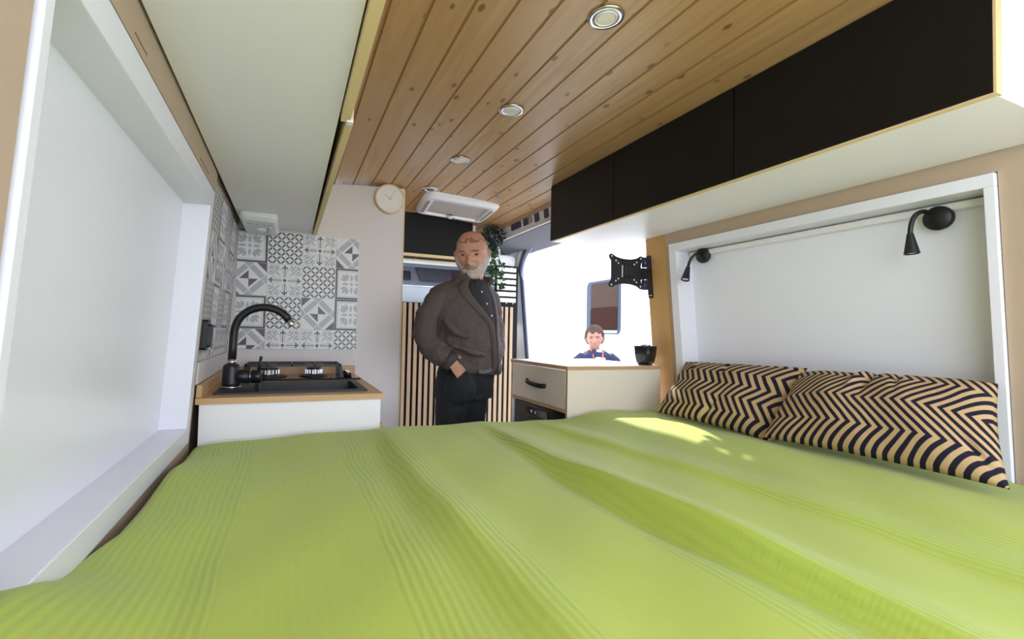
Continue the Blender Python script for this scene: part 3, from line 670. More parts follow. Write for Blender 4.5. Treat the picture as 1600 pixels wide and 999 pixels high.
# ================================================================== CEILING LIGHTS AND HATCH
LC = [((.716, .944), 'recessed round ceiling spotlight nearest the camera'), ((.716, 1.482), 'second recessed ceiling spotlight from the camera, above the bed end'), ((.713, 2.014), 'third recessed ceiling spotlight from the camera'), ((.709, 2.50), 'recessed ceiling spotlight right beside the roof hatch')]
for i, ((lx, ly), lab) in enumerate(LC):
    z = 1.9985
    t_ = thing('ceiling_spotlight', lab, 'ceiling light', (lx, ly, z), 'recessed spotlights in the wooden ceiling')
    b = newbm(); lathe(b, (lx, ly, z), (0, 0, -1), [(.044, 0), (.0455, .003), (.043, .0055), (.029, .005), (.027, .002)], 40); obj('trim_ring', b, chrome, t_, True)
    b = newbm(); lathe(b, (lx, ly, z), (0, 0, -1), [(.0285, .001), (.0285, .0065), (.026, .0075), (.024, .005), (.0005, .005)], 40); obj('inner_ring', b, plast, t_)
    b = newbm(); lathe(b, (lx, ly, z-.0055), (0, 0, -1), [(.0235, 0), (.021, .001), (.0005, .0015)], 32); obj('lens', b, lensm if i != 3 else greyd, t_)
HXc, HYc, HZ = .957, 2.755, 1.994
t_ = thing('roof_hatch', 'white framed roof vent hatch with grey blind in the wooden ceiling', 'hatch', (HXc, HYc, HZ))
sk = .10
def hf(u, v, z): return (HXc+u+sk*v, HYc+v, z-.11*((HXc+u-.71)**2)*.6)
def hring(hx, hy, r, z): return [hf(u, v, z) for u, v in rrect(-hx, hx, -hy, hy, r, 6)]
b = newbm(); rings = [hring(.238, .215, .05, HZ+.03), hring(.238, .215, .05, HZ-.006), hring(.226, .203, .045, HZ-.024), hring(.180, .158, .015, HZ-.030), hring(.176, .154, .012, HZ-.012)]
Lr = [[b.verts.new(p) for p in r] for r in rings]
for a, c in zip(Lr, Lr[1:]):
    for k in range(len(a)): b.faces.new((a[k], a[(k+1) % len(a)], c[(k+1) % len(a)], c[k]))
obj('frame', b, plast, t_, True)
b = newbm(); v = [b.verts.new(p) for p in hring(.178, .156, .012, HZ-.016)]; w = [b.verts.new(p) for p in hring(.178, .156, .012, HZ-.010)]
b.faces.new(v); b.faces.new(w[::-1])
for k in range(len(v)): b.faces.new((v[k], v[(k+1) % len(v)], w[(k+1) % len(v)], w[k]))
obj('fly_screen', b, mesh_g, t_)
for sx in (-1, 1):
    b = newbm(); v = [b.verts.new(hf(sx*.203+u, w_2, HZ-.0295)) for u, w_2 in rrect(-.009, .009, -.13, .13, .008, 4)]; w = [b.verts.new(hf(sx*.203+u, w_2, HZ-.020)) for u, w_2 in rrect(-.009, .009, -.13, .13, .008, 4)]
    b.faces.new(v); b.faces.new(w[::-1])
    for k in range(len(v)): b.faces.new((v[k], v[(k+1) % len(v)], w[(k+1) % len(v)], w[k]))
    obj('vent_slot', b, mat('slot_taupe', srgb(140, 130, 126), .6, noise=.1) if 'slot_taupe' not in MT else MT['slot_taupe'], t_)
p = Vector(hf(.0, .142, HZ-.028)); b = newbm(); lathe(b, p, (0, 0, -1), [(.026, 0), (.026, .008), (.018, .012), (.016, .006)], 24); obj('latch', b, plast, t_, True)

# ================================================================== PARTITION AND CAB
PYp = 3.10
t_ = thing('slatted_partition', 'partition of upright oak slats on black felt behind the standing man', 'partition', (1.05, PYp, 0))
b = newbm(); box(b, .55, 1.40, PYp+.008, PYp+.03, 0, 1.394); box(b, 1.40, 1.585, PYp+.008, PYp+.03, 0, 1.70); obj('felt_backing', b, feltb, t_)
pitch = .0405; x = .588; k = 0
while x < 1.55:
    b = newbm(); box(b, x, x+.023, PYp-.003, PYp+.0075, 0.01, 1.390); obj('slat', b, oak, t_)
    x += pitch; k += 1
for k in range(6):
    z = 1.425+k*.0455; b = newbm(); box(b, 1.408, 1.560, PYp-.008, PYp+.0075, z, z+.030); obj('cross_slat', b, mat('daylit_slat', srgb(238, 232, 224), .5, noise=.03) if 'daylit_slat' not in MT else MT['daylit_slat'], t_, label='short horizontal slat, bright light painted into its colour')  # horizontal slats coloured whiter, the light on them is in the colour
b = newbm()
for (xx, zz) in ((1.43, 1.688), (1.53, 1.686), (1.47, 1.596), (1.545, 1.418), (1.49, 1.418)): lathe(b, (xx, PYp+.007, zz), (0, -1, 0), [(.004, 0), (.003, .003)], 8)
obj('screws', b, chrome, t_)
b = newbm(); prism(b, rrect(1.33, 1.575, 1.690, 1.785, .035, 5), lambda u, v, d: (u, PYp+.035+d, v), 0, .05); tag(obj('seat_back', b, vanw, bevel=.01), 'white rounded panel showing above the short horizontal slats', 'panel')
# black cabinet over the driver's cab
t_ = thing('cab_cabinet', 'black cabinet over the driver cab with pine strip beneath it', 'cabinet', (.9, 3.2, 1.7))
b = newbm(); prism(b, [(.576, 1.722), (1.185, 1.722), (1.185, zc(1.185)-.006), (1.0, zc(1.0)-.006), (.8, zc(.8)-.006), (.576, zc(.576)-.006)], lambda u, v, d: (u, 3.05+d, v), 0, .018); obj('door', b, blackd, t_)
b = newbm(); box(b, .60, 1.18, 3.07, 3.30, 1.722, 1.96); obj('carcass', b, blackd, t_)
b = newbm(); box(b, .576, 1.186, 3.045, 3.075, 1.702, 1.7215); obj('bottom_board', b, pine, t_)
b = newbm(); box(b, .576, 1.186, 3.06, 3.075, 1.684, 1.7015); obj('black_strip', b, blackm, t_)  # black strip between the two pine boards
b = newbm(); box(b, .576, 1.186, 3.055, 3.075, 1.672, 1.6835); obj('lower_board', b, pine, t_)
b = newbm(); box(b, .576, 1.186, 3.0755, 3.30, 1.690, 1.7215); obj('base_panel', b, plast, t_)
b = newbm(); lathe(b, (.78, 3.0595, 1.693), (0, -1, 0), [(.003, 0), (.003, .002)], 8); obj('screw', b, chrome, t_)
b = newbm(); box(b, 1.1855, 1.205, 3.04, 3.30, 1.70, 1.955); obj('end_panel', b, greige, t_)
# cab behind
b = newbm(); box(b, .52, 1.70, 3.34, 3.36, 1.675, 2.05); box(b, .3, 1.75, 3.62, 4.3, 1.78, 1.80); o = obj('cab_headliner', b, greyh); struct(o)
t_ = thing('cab_shelf', 'grey overhead shelf with dark pocket inside the driver cab', 'shelf', (1.0, 3.9, 1.5))
b = newbm(); hexa(b, [(.45, 3.75, 1.555), (1.62, 3.75, 1.555), (1.62, 4.05, 1.555), (.45, 4.05, 1.555), (.45, 3.80, 1.74), (1.62, 3.80, 1.74), (1.62, 4.05, 1.74), (.45, 4.05, 1.74)]); obj('shelf_body', b, greyh, t_, bevel=.01)
b = newbm(); prism(b, rrect(.83, .92, 1.62, 1.695, .006, 3), lambda u, v, d: (u, 3.742+(v-1.555)*.27-d, v), 0, .012); obj('pocket', b, blackp, t_)
b = newbm(); prism(b, [(.96, 1.73), (1.45, 1.73), (1.40, 1.62), (1.00, 1.62)], lambda u, v, d: (u, 3.742+(v-1.555)*.27-d, v), 0, .014); obj('sun_visor', b, greyd, t_)
b = newbm(); tube(b, [(.5, 3.73, 1.535), (.9, 3.73, 1.538), (1.6, 3.73, 1.533)], .016, 10); obj('grab_rail', b, greyd, t_, True)
b = newbm(); box(b, .50, 1.56, 3.16, 3.45, 1.25, 1.518); tag(obj('bulkhead_ledge', b, blueg, bevel=.02), 'pale blue white ledge glimpsed just above the slats beside the man', 'ledge')
# windscreen with frame
b = newbm()
ws = [(-.30, 5.0, .95), (1.75, 5.0, .95), (1.55, 4.1, 1.70), (-.15, 4.1, 1.70)]
vs = [b.verts.new(p) for p in ws]; v2_ = [b.verts.new((p[0], p[1]+.005, p[2]+.004)) for p in ws]
b.faces.new(vs); b.faces.new(v2_[::-1])
for k in range(4): b.faces.new((vs[k], vs[(k+1) % 4], v2_[(k+1) % 4], v2_[k]))
struct(obj('window_1', b, glass), 'windscreen of the van')
b = newbm(); box(b, -.35, 1.80, 5.0, 5.06, 0, .95); struct(obj('wall_front', b, vanw))
# hanging plant
t_ = thing('hanging_ivy', 'artificial ivy hanging from the cab cabinet behind the man head', 'plant', (1.29, 3.0, 1.96))
random.seed(11)
def leaf(b, p, d, L_, w):
    d = d.normalized(); u, v = frame_of(d); a = random.random()*6.28; s = (u*math.cos(a)+v*math.sin(a)); q = d.cross(s)
    pts = [(0, 0, 0), (.35, .5, .08), (.7, .38, .05), (1, 0, -.06), (.7, -.38, .05), (.35, -.5, .08)]
    V = [b.verts.new(p+d*(x_*L_)+s*(y_*w)+q*(z_*L_)) for x_, y_, z_ in pts]
    m_ = b.verts.new(p+d*.5*L_-q*.04*L_)
    for k in range(6): b.faces.new((V[k], V[(k+1) % 6], m_))
b = newbm()
for k in range(420):
    th = random.random()*6.28; rr0 = random.random()**.5
    p = Vector((1.315+.085*rr0*math.cos(th), 3.0+.05*random.uniform(-1, 1), 1.885+.075*rr0*math.sin(th)))
    leaf(b, p, Vector((random.uniform(-1, 1), random.uniform(-1, .3), random.uniform(-1, .6))), random.uniform(.02, .035), .008)
obj('dark_fronds', b, leafd, t_, label='dark feathery fronds at the top')
b = newbm(); stems = newbm()
for s_ in range(6):
    x0 = 1.28+.015*s_; y0 = 2.98+.02*random.uniform(-1, 1); Lz = random.uniform(.26, .42); P = []
    for k in range(9):
        t = k/8; P.append(Vector((x0+.03*math.sin(t*4+s_)+.02*t, y0-.02*t, 1.86-Lz*t)))
    tube(stems, P, .0018, 6)
    for k in range(26):
        t = random.random(); i_ = min(7, int(t*8)); p = P[i_].lerp(P[i_+1], t*8-i_)
        leaf(b, p, Vector((random.uniform(-1, 1), random.uniform(-1, .2), random.uniform(-.9, .3))), random.uniform(.025, .042), random.uniform(.018, .028))
obj('ivy_leaves', b, leafm, t_); obj('stems', stems, leafd, t_)

# ================================================================== BED
xe = [-.60, -.34, -.27, -.164, .068, .329, .574, .679, .847, 1.027, 1.106, 1.22, 1.358, 1.503, 1.617, 1.80]
ze = [.79, .805, .818, .829, .840, .845, .845, .847, .841, .837, .842, .861, .864, .855, .845, .84]
def rid(d, wl, wr): return math.exp(-(d/(wl if d < 0 else wr))**2)
def bedz(x, y):
    z = float(np.interp(x, xe, ze))
    fy = min(1, max(0, (1.68-y)/.25))
    z += .016*max(0, min(1, (-.12-x)/.12))*max(0, min(1, (1.5-y)/.15))
    x1_ = .683+.018*math.sin(y*4.2+.5); a1 = .034*math.exp(-((y-.68)/.36)**2)+.012
    z += a1*rid(x-x1_, .018, .085)*fy - .010*rid(x-x1_+.045, .03, .02)*fy*(a1/.03)
    x3 = .295+.012*math.sin(y*5); z += (.012+.012*math.exp(-((y-.9)/.3)**2))*rid(x-x3, .022, .07)*fy-.005*rid(x-x3+.05, .03, .02)*fy
    x2 = 1.0+.06*math.sin((y-.3)*2.4+1.2)-.03; z += .015*rid(x-x2, .03, .09)*fy
    z += .006*math.sin(x*9+y*3)*math.sin(y*5+1)*.5+.0035*math.sin(x*21-y*7+2)*math.sin(y*11)
    if x < -.12 and y < 1.1: z += .066*min(1, (-.12-x)/.15)**1.5*(1/(1+math.exp((y-.76)/.035)))
    z += .004*math.sin(y*16+x*5)*rid(x+.27, .06, .06)
    return z
t_ = thing('bed', 'wide van bed with lime green bedspread filling the foreground', 'bed', (.7, .75, 0))
b = newbm(); box(b, -.25, 1.64, -.2, 1.66, 0, .55); obj('bed_base', b, white, t_)
b = newbm(); box(b, -.255, 1.66, -.2, 1.665, .555, .775); obj('mattress', b, white, t_, bevel=.03, seg=4)
NX, NY = 330, 290
b = newbm(); uvl = b.loops.layers.uv.new('UVMap'); Y0, Y1 = -.22, 1.70
G = []; xl = lambda y: -.305
def prof_y(s):         # s in 0..1 -> (y, dz): drape over the far edge
    return Y0+(Y1-Y0)*s, 0
for j in range(NY+1):
    row = []
    for i in range(NX+1):
        s = i/NX
        y = Y0+(Y1-Y0)*j/NY; xl_ = -.262-.075*max(0, min(1, (.98-y)/.28)); x = xl_+s*(1.688-xl_)
        z = bedz(x, y)
        e = max(0, (y-1.655)/.045); z -= .022*e*e
        # rounded side edges
        el = max(0, (xl_+.02-x)/.02); z -= .008*el*el
        row.append(b.verts.new((x, y, z)))
    G.append(row)
# overhang down at the far edge
for k, dz in enumerate((.03, .08, .16, .24)):
    G.append([b.verts.new((G[NY][i].co.x, Y1+.004*math.sin(i*.2), G[NY][i].co.z-dz)) for i in range(NX+1)])
for j in range(len(G)-1):
    for i in range(NX):
        f = b.faces.new((G[j][i], G[j][i+1], G[j+1][i+1], G[j+1][i]))
        for lp in f.loops: lp[uvl].uv = (lp.vert.co.x, lp.vert.co.y)
m = bpy.data.materials.new('lime_waffle_cotton'); m.use_nodes = True; n = m.node_tree; L = n.links.new; B = n.nodes['Principled BSDF']
B.inputs['Roughness'].default_value = .75; B.inputs['Sheen Weight'].default_value = .15; B.inputs['Specular IOR Level'].default_value = .25
t = n.nodes.new('ShaderNodeTexCoord'); s1 = n.nodes.new('ShaderNodeSeparateXYZ'); L(t.outputs['UV'], s1.inputs[0])
def mth(op, a, b_=None, c=None):
    q = n.nodes.new('ShaderNodeMath'); q.operation = op
    for i, v in enumerate((a, b_, c)):
        if v is None: continue
        if isinstance(v, (int, float)): q.inputs[i].default_value = v
        else: L(v, q.inputs[i])
    return q.outputs[0]
U = s1.outputs['X']; V = s1.outputs['Y']
nz = n.nodes.new('ShaderNodeTexNoise'); nz.inputs['Scale'].default_value = 2.2; L(t.outputs['UV'], nz.inputs['Vector'])
U2 = mth('ADD', U, mth('MULTIPLY', mth('SUBTRACT', nz.outputs['Fac'], .5), .05))
band = mth('PINGPONG', mth('ADD', U2, .175+.84), .21)     # 0..0.205, ribbed while small
mask = n.nodes.new('ShaderNodeMapRange'); L(band, mask.inputs[0]); mask.inputs[1].default_value = .090; mask.inputs[2].default_value = .098; mask.inputs[3].default_value = 1; mask.inputs[4].default_value = .08
ribs = mth('SINE', mth('MULTIPLY', U2, 2*math.pi/.0128))
waf = mth('MULTIPLY', mth('SINE', mth('MULTIPLY', V, 2*math.pi/.008)), .12)
hgt = mth('MULTIPLY', mth('ADD', ribs, waf), mask.outputs[0])
bu = n.nodes.new('ShaderNodeBump'); bu.inputs['Strength'].default_value = .38; bu.inputs['Distance'].default_value = .0012; L(hgt, bu.inputs['Height'])
n3 = n.nodes.new('ShaderNodeTexNoise'); n3.inputs['Scale'].default_value = 26; n3.inputs['Detail'].default_value = 4; L(t.outputs['UV'], n3.inputs['Vector'])
bu2 = n.nodes.new('ShaderNodeBump'); bu2.inputs['Strength'].default_value = .25; bu2.inputs['Distance'].default_value = .004; L(n3.outputs['Fac'], bu2.inputs['Height']); L(bu.outputs[0], bu2.inputs['Normal']); L(bu2.outputs[0], B.inputs['Normal'])
mx = n.nodes.new('ShaderNodeMix'); mx.data_type = 'RGBA'; mx.inputs['A'].default_value = srgb(170, 186, 74); mx.inputs['B'].default_value = srgb(168, 185, 76)
L(mask.outputs[0], mx.inputs['Factor'])
m3 = n.nodes.new('ShaderNodeMix'); m3.data_type = 'RGBA'; m3.blend_type = 'MULTIPLY'; m3.inputs['Factor'].default_value = 1; L(mx.outputs['Result'], m3.inputs['A'])
rb = n.nodes.new('ShaderNodeMapRange'); L(mth('MULTIPLY', ribs, mask.outputs[0]), rb.inputs[0]); rb.inputs[1].default_value = -1; rb.inputs[2].default_value = 0; rb.inputs[3].default_value = .965; rb.inputs[4].default_value = 1
cb = n.nodes.new('ShaderNodeCombineColor'); [L(rb.outputs[0], cb.inputs[i]) for i in range(3)]; L(cb.outputs[0], m3.inputs['B']); L(m3.outputs['Result'], B.inputs['Base Color'])
green = m
bs = obj('bedspread', b, green, t_, True)
sm = bs.modifiers.new('thick', 'SOLIDIFY'); sm.thickness = .006; sm.offset = -1

# ================================================================== PILLOWS
def zig_material(name, per, zp, amp, u0=0, v0=0):
    global n, L
    m = bpy.data.materials.new(name); m.use_nodes = True; n = m.node_tree; L = n.links.new; B = n.nodes['Principled BSDF']; B.inputs['Roughness'].default_value = .8; B.inputs['Specular IOR Level'].default_value = .2
    t = n.nodes.new('ShaderNodeTexCoord'); s1 = n.nodes.new('ShaderNodeSeparateXYZ'); L(t.outputs['UV'], s1.inputs[0])
    nz = n.nodes.new('ShaderNodeTexNoise'); nz.inputs['Scale'].default_value = 7; L(t.outputs['UV'], nz.inputs['Vector'])
    tri = mth('PINGPONG', mth('ADD', s1.outputs['Y'], v0), zp)
    uu = mth('ADD', mth('ADD', s1.outputs['X'], u0), mth('MULTIPLY', mth('SUBTRACT', nz.outputs['Fac'], .5), .02))
    ph = mth('FRACT', mth('DIVIDE', mth('SUBTRACT', uu, mth('MULTIPLY', tri, amp)), per))
    st = n.nodes.new('ShaderNodeValToRGB'); L(ph, st.inputs[0]); st.color_ramp.interpolation = 'LINEAR'
    e = st.color_ramp.elements; e[0].position = .44; e[0].color = srgb(30, 28, 44); e[1].position = .50; e[1].color = srgb(190, 160, 118)
    e2 = e.new(.96); e2.color = srgb(190, 160, 118); e3 = e.new(1.0); e3.color = srgb(30, 28, 44)
    L(st.outputs[0], B.inputs['Base Color'])
    n3 = n.nodes.new('ShaderNodeTexNoise'); n3.inputs['Scale'].default_value = 16; n3.inputs['Detail'].default_value = 3; L(t.outputs['UV'], n3.inputs['Vector'])
    bu2 = n.nodes.new('ShaderNodeBump'); bu2.inputs['Strength'].default_value = .5; bu2.inputs['Distance'].default_value = .01; L(n3.outputs['Fac'], bu2.inputs['Height']); L(bu2.outputs[0], B.inputs['Normal'])
    return m
def pillow(BL, BR, TR, TL, thick, mt, label, folds, tips=None, W=.62, H=.27):
    BL, BR, TR, TL = map(Vector, (BL, BR, TR, TL))
    nu, nv = 110, 56; c = (BL+BR+TR+TL)/4
    nrm = (BR-BL).cross(TL-BL).normalized()
    if nrm.x > 0: nrm = -nrm
    b = newbm(); uvl = b.loops.layers.uv.new('UVMap')
    def grid(side):
        Gd = []
        for j in range(nv+1):
            row = []
            for i in range(nu+1):
                u, v = i/nu, j/nv
                # pull edges in between the corners
                eu = math.sin(math.pi*v); ev = math.sin(math.pi*u)
                uu = u+(.5-u)*.035*eu; vv = v+(.5-v)*.05*ev
                p = (BL*(1-uu)+BR*uu)*(1-vv)+(TL*(1-uu)+TR*uu)*vv
                e = (max(0, 1-abs(2*u-1)**3.0)*max(0, 1-abs(2*v-1)**2.6))**.55
                h = thick*e
                if side > 0:
                    for (fu, fv, fw, fl, fa, fd) in folds:
                        du = (u-fu)*W; dv = (v-fv)*H; a = math.radians(fd); s_ = du*math.cos(a)+dv*math.sin(a); q_ = -du*math.sin(a)+dv*math.cos(a)
                        h += fa*math.exp(-(s_/fl)**2)*math.exp(-(q_/fw)**2)*min(1, e*2)
                    h += .004*math.sin(u*17+v*5)*e
                p = p+nrm*(h if side > 0 else -h*.2)
                row.append(((u*W, v*H), p))
            Gd.append(row)
        return Gd
    for side in (1, -1):
        Gd = grid(side); Vv = [[b.verts.new(q[1]) for q in r] for r in Gd]
        for j in range(nv):
            for i in range(nu):
                ids = ((j, i), (j, i+1), (j+1, i+1), (j+1, i))
                f = b.faces.new([Vv[a][c_] for a, c_ in ids])
                for lp, (a, c_) in zip(f.loops, ids): lp[uvl].uv = Gd[a][c_][0]
    bmesh.ops.remove_doubles(b, verts=b.verts, dist=1e-5)
    o = obj('pillow', b, mt, None, True); tag(o, label, 'pillow', 'chevron pillows against the niche'); return o
bedtop = .862
pL = [onX(1027, 645, 1.475), onX(1205, 692, 1.475), onX(1262, 576, 1.665), onX(1072, 566, 1.665)]
pillow(*pL, .062, zig_material('chevron_cloth_far', .037, .052, 1.0, 0, .01), 'beige and navy chevron pillow further from the camera, partly behind the other', [(.48, .95, .01, .06, -.02, 90), (.5, .1, .012, .07, -.012, 60), (.2, .9, .01, .05, -.01, 70)], W=.60)
pR = [onX(1192, 684, 1.43), onX(1578, 766, 1.435), onX(1560, 600, 1.655), onX(1252, 582, 1.645)]
pillow(*pR, .078, zig_material('chevron_cloth_near', .031, .088, 1.15, .02, .03), 'beige and navy chevron pillow nearest the camera, overlapping the other one', [(.50, .92, .012, .07, -.026, 80), (.62, .85, .010, .05, -.014, 100), (.43, .8, .014, .06, .012, 75), (.93, .2, .01, .05, -.012, 130)], W=.66, H=.29)
# ================================================================== PEOPLE
exec_people = True
def fused(bm, name, m, parent, voxel, smooth=4, disp=0, dscale=.1, label=None):
    o = obj(name, bm, m, parent, label=label)
    r = o.modifiers.new('fuse', 'REMESH'); r.mode = 'VOXEL'; r.voxel_size = voxel; r.use_smooth_shade = True
    if smooth:
        s = o.modifiers.new('soften', 'SMOOTH'); s.factor = .5; s.iterations = smooth
    if disp:
        tx = bpy.data.textures.new(name+'_folds', 'CLOUDS'); tx.noise_scale = dscale; tx.noise_depth = 2
        d = o.modifiers.new('folds', 'DISPLACE'); d.texture = tx; d.strength = disp; d.mid_level = .5; d.texture_coords = 'GLOBAL'
    return o
def head_point(th, ph, sc, male_old=True):
    """direction -> surface point, local head axes x right, y front, z up; th around, ph elevation"""
    dx, dy, dz = math.cos(ph)*math.sin(th), math.cos(ph)*math.cos(th), math.sin(ph)
    k_ = (abs(dx)**2.5+abs(dy)**2.5+abs(dz)**2.5)**(-1/2.5) if dz > 0 else 1.0
    if dz > 0: k_ = 1+(k_-1)*.8
    x, y, z = dx*.077*k_, dy*.096*k_, dz*.117*k_
    if dy > 0: y *= .93
    t = max(0, -z/.119); w = 1-.30*t**1.3; x *= w
    if z < 0: y = y*(1-.10*t) + (.010*t if dy > 0 else -.0)
    if z < -.02 and dy < 0: y *= 1-.35*t
    if dy > .12:
        g = lambda x0, z0, sx, sz: math.exp(-((x-x0)/sx)**2-((z-z0)/sz)**2)
        y += .027*g(0, -.030, .0125, .013)+.017*g(0, -.010, .0095, .022)-.010*g(0, .018, .012, .010)
        y += .005*g(.012, -.034, .008, .008)+.005*g(-.012, -.034, .008, .008)
        for s in (1, -1):
            y += -.015*g(s*.031, .010, .015, .011)+.007*g(s*.032, .030, .022, .008)+.006*g(s*.043, -.020, .018, .016)+.003*g(s*.031, .008, .009, .006)
            y += -.004*g(s*.030, -.040, .006, .018)
        y += .006*g(0, -.056, .022, .0055)+.006*g(0, -.068, .018, .0055)-.004*g(0, -.062, .022, .002)-.003*g(0, -.078, .02, .007)+.010*g(0, -.095, .02, .014)
    return Vector((x, y, z))*sc
def build_head(bm, T, sc, nu=96, nv=72):
    rings = []
    for j in range(nv+1):
        ph = -math.pi/2+math.pi*(j+.05)/(nv+.1); rings.append([T(head_point(2*math.pi*i/nu, ph, sc)) for i in range(nu)])
    ringloft(bm, rings)
    for s in (1, -1):
        ex = lambda a, b_, c: T(Vector((a, b_, c))*sc)-T(Vector((0, 0, 0)))
        o_ = T(Vector((s*.078, -.008, -.002))*sc)
        ellipsoid(bm, o_, ex(.008, -.004*1, 0)*1.0, ex(s*.011, .017, 0), ex(s*.004, -.004, .033))
        ellipsoid(bm, T(Vector((s*.078, -.004, -.026))*sc), ex(.005, 0, 0), ex(0, .009, 0), ex(0, 0, .010))
def head_patch(bm, T, sc, test, off, nu=128, nv=96, rough=.0):
    """shell over part of the head (beard, hair); test(p)->0..1 thickness"""
    V = {}; rnd = random.Random(5)
    def vt(i, j, o_):
        k_ = (i % nu, j, o_)
        if k_ not in V:
            p = head_point(2*math.pi*(i % nu)/nu, -math.pi/2+math.pi*(j+.05)/(nv+.1), 1); w = test(p)
            q = p*(1+(off*w+rough*rnd.uniform(-1, 1)*w)/max(.05, p.length)) if o_ else p*.985
            V[k_] = bm.verts.new(T(q*sc))
        return V[k_]
    cells = set()
    for j in range(nv):
        for i in range(nu):
            p = head_point(2*math.pi*(i+.5)/nu, -math.pi/2+math.pi*(j+.55)/(nv+.1), 1)
            if test(p) > 0: cells.add((i, j))
    for (i, j) in cells:
        bm.faces.new((vt(i, j, 1), vt(i+1, j, 1), vt(i+1, j+1, 1), vt(i, j+1, 1)))
        for (di, dj, a, c) in ((-1, 0, (i, j), (i, j+1)), (1, 0, (i+1, j), (i+1, j+1)), (0, -1, (i, j), (i+1, j)), (0, 1, (i, j+1), (i+1, j+1))):
            if ((i+di) % nu, j+dj) not in cells:
                try: bm.faces.new((vt(*a, 1), vt(*c, 1), vt(*c, 0), vt(*a, 0)))
                except Exception: pass
aV = Vector((R[0][0], R[1][0], 0)).normalized(); bV = Vector((-R[0][2]*-1, -R[1][2]*-1, 0)); bV = Vector((-aV.y*-1, -aV.x, 0)); 
# bV: horizontal direction from the person towards the camera
bV = Vector((aV.y, -aV.x, 0)).normalized()
zV = Vector((0, 0, 1))
def make_T(center, yaw, pitch, roll):
    """yaw>0 turns the face to image right"""
    fy = (bV*math.cos(yaw)+aV*math.sin(yaw)); fx = (aV*math.cos(yaw)-bV*math.sin(yaw))
    front = fy*math.cos(pitch)-zV*math.sin(pitch); up = zV*math.cos(pitch)+fy*math.sin(pitch)
    r_ = fx*math.cos(roll)-up*math.sin(roll); u_ = up*math.cos(roll)+fx*math.sin(roll)
    return lambda p: center+r_*p.x+front*p.y+u_*p.z
def limb(bm, pts, n_=16):
    """pts: (Vector, radius)"""
    tube(bm, [p for p, r in pts], [r for p, r in pts], n_)
def hand(bm, wrist, palm_dir, side_dir, curl_dir, s=1.0):
    """palm box plus four fingers and a thumb, rooted in the palm"""
    d, sd_, cu = palm_dir.normalized(), side_dir.normalized(), curl_dir.normalized()
    pc = wrist+d*.045*s
    rings = [ellring(wrist+d*t*s, sd_*w*s, cu*h*s, 14) for t, w, h in ((-.03, .028, .022), (0, .029, .021), (.03, .038, .018), (.07, .042, .016), (.09, .038, .013))]
    ringloft(bm, rings)
    for k, (o_, L_) in enumerate(((-.030, .070), (-.010, .080), (.010, .075), (.029, .058))):
        p0 = wrist+d*.075*s+sd_*o_*s; P = [p0, p0+d*L_*.45*s+cu*.006*s, p0+d*L_*.8*s+cu*.022*s, p0+d*L_*1.0*s+cu*.042*s]
        tube(bm, P, [.0095*s, .009*s, .008*s, .0065*s], 10)
    p0 = wrist+d*.02*s-sd_*.028*s; P = [p0, p0-sd_*.028*s+d*.022*s, p0-sd_*.036*s+d*.055*s+cu*.012*s]; tube(bm, P, [.013*s, .011*s, .008*s], 10)

# ---- standing man
D0 = 2.30
def V_(px, py, t=0): return onD(px, py, D0-t)
foot = V_(722, 600); foot.z = 0
man = thing('person', 'bald man with grey beard in brown jacket standing hands in pockets by the slats', 'person', foot)
phi = math.radians(38)
Fd = aV*math.sin(phi)+bV*math.cos(phi); Rd = -aV*math.cos(phi)+bV*math.sin(phi)      # facing, his right
T = make_T(V_(738, 400, .03), math.radians(-9), math.radians(13), math.radians(-2)); HS = 1.0
hc = V_(738, 400, .03)
b = newbm(); build_head(b, T, HS)
nb = V_(733, 448, -.02)
limb(b, [(hc+zV*-.03-bV*.02, .058), (hc+zV*-.09-bV*.015, .058), (nb, .062), (nb-zV*.06, .075)])
tor = [(450, 733, .10, .07), (462, 727, .17, .09), (500, 729, .165, .11), (540, 730, .155, .11), (575, 730, .125, .090), (610, 726, .12, .09)]
ringloft(b, [ellring(V_(x_, y_), Rd*w_, Fd*d_, 22) for y_, x_, w_, d_ in tor])
limb(b, [(V_(694, 466, .09), .036), (V_(668, 500, .14), .038), (V_(664, 530, .15), .042), (V_(688, 557, .20), .036), (V_(707, 568, .205), .029)])
hand(b, V_(704, 566, .205), (V_(728, 594, .13)-V_(704, 566, .205)), Vector((0, 0, -1)), -bV*.6+aV*.2, .98)
limb(b, [(V_(764, 462, -.12), .045), (V_(773, 505, -.15), .042), (V_(776, 535, -.12), .04), (V_(775, 560, -.04), .03), (V_(771, 570, .0), .027)])
hand(b, V_(771, 569, .0), (V_(745, 600, .02)-V_(771, 569, .0)), Vector((0, 0, -1)), -Fd, .95)
limb(b, [(V_(709, 615, .05), .062), (V_(704, 660, .06), .066), (V_(703, 725, .06), .05), (V_(704, 790, .03), .048), (V_(704, 868, 0), .036), (V_(704, 880, 0), .036)])
limb(b, [(V_(736, 615, -.06), .058), (V_(738, 660, -.06), .06), (V_(740, 725, -.05), .05), (V_(741, 790, -.07), .046), (V_(742, 862, -.09), .036), (V_(742, 872, -.09), .036)])
fused(b, 'body', skin, man, .0035, 1)
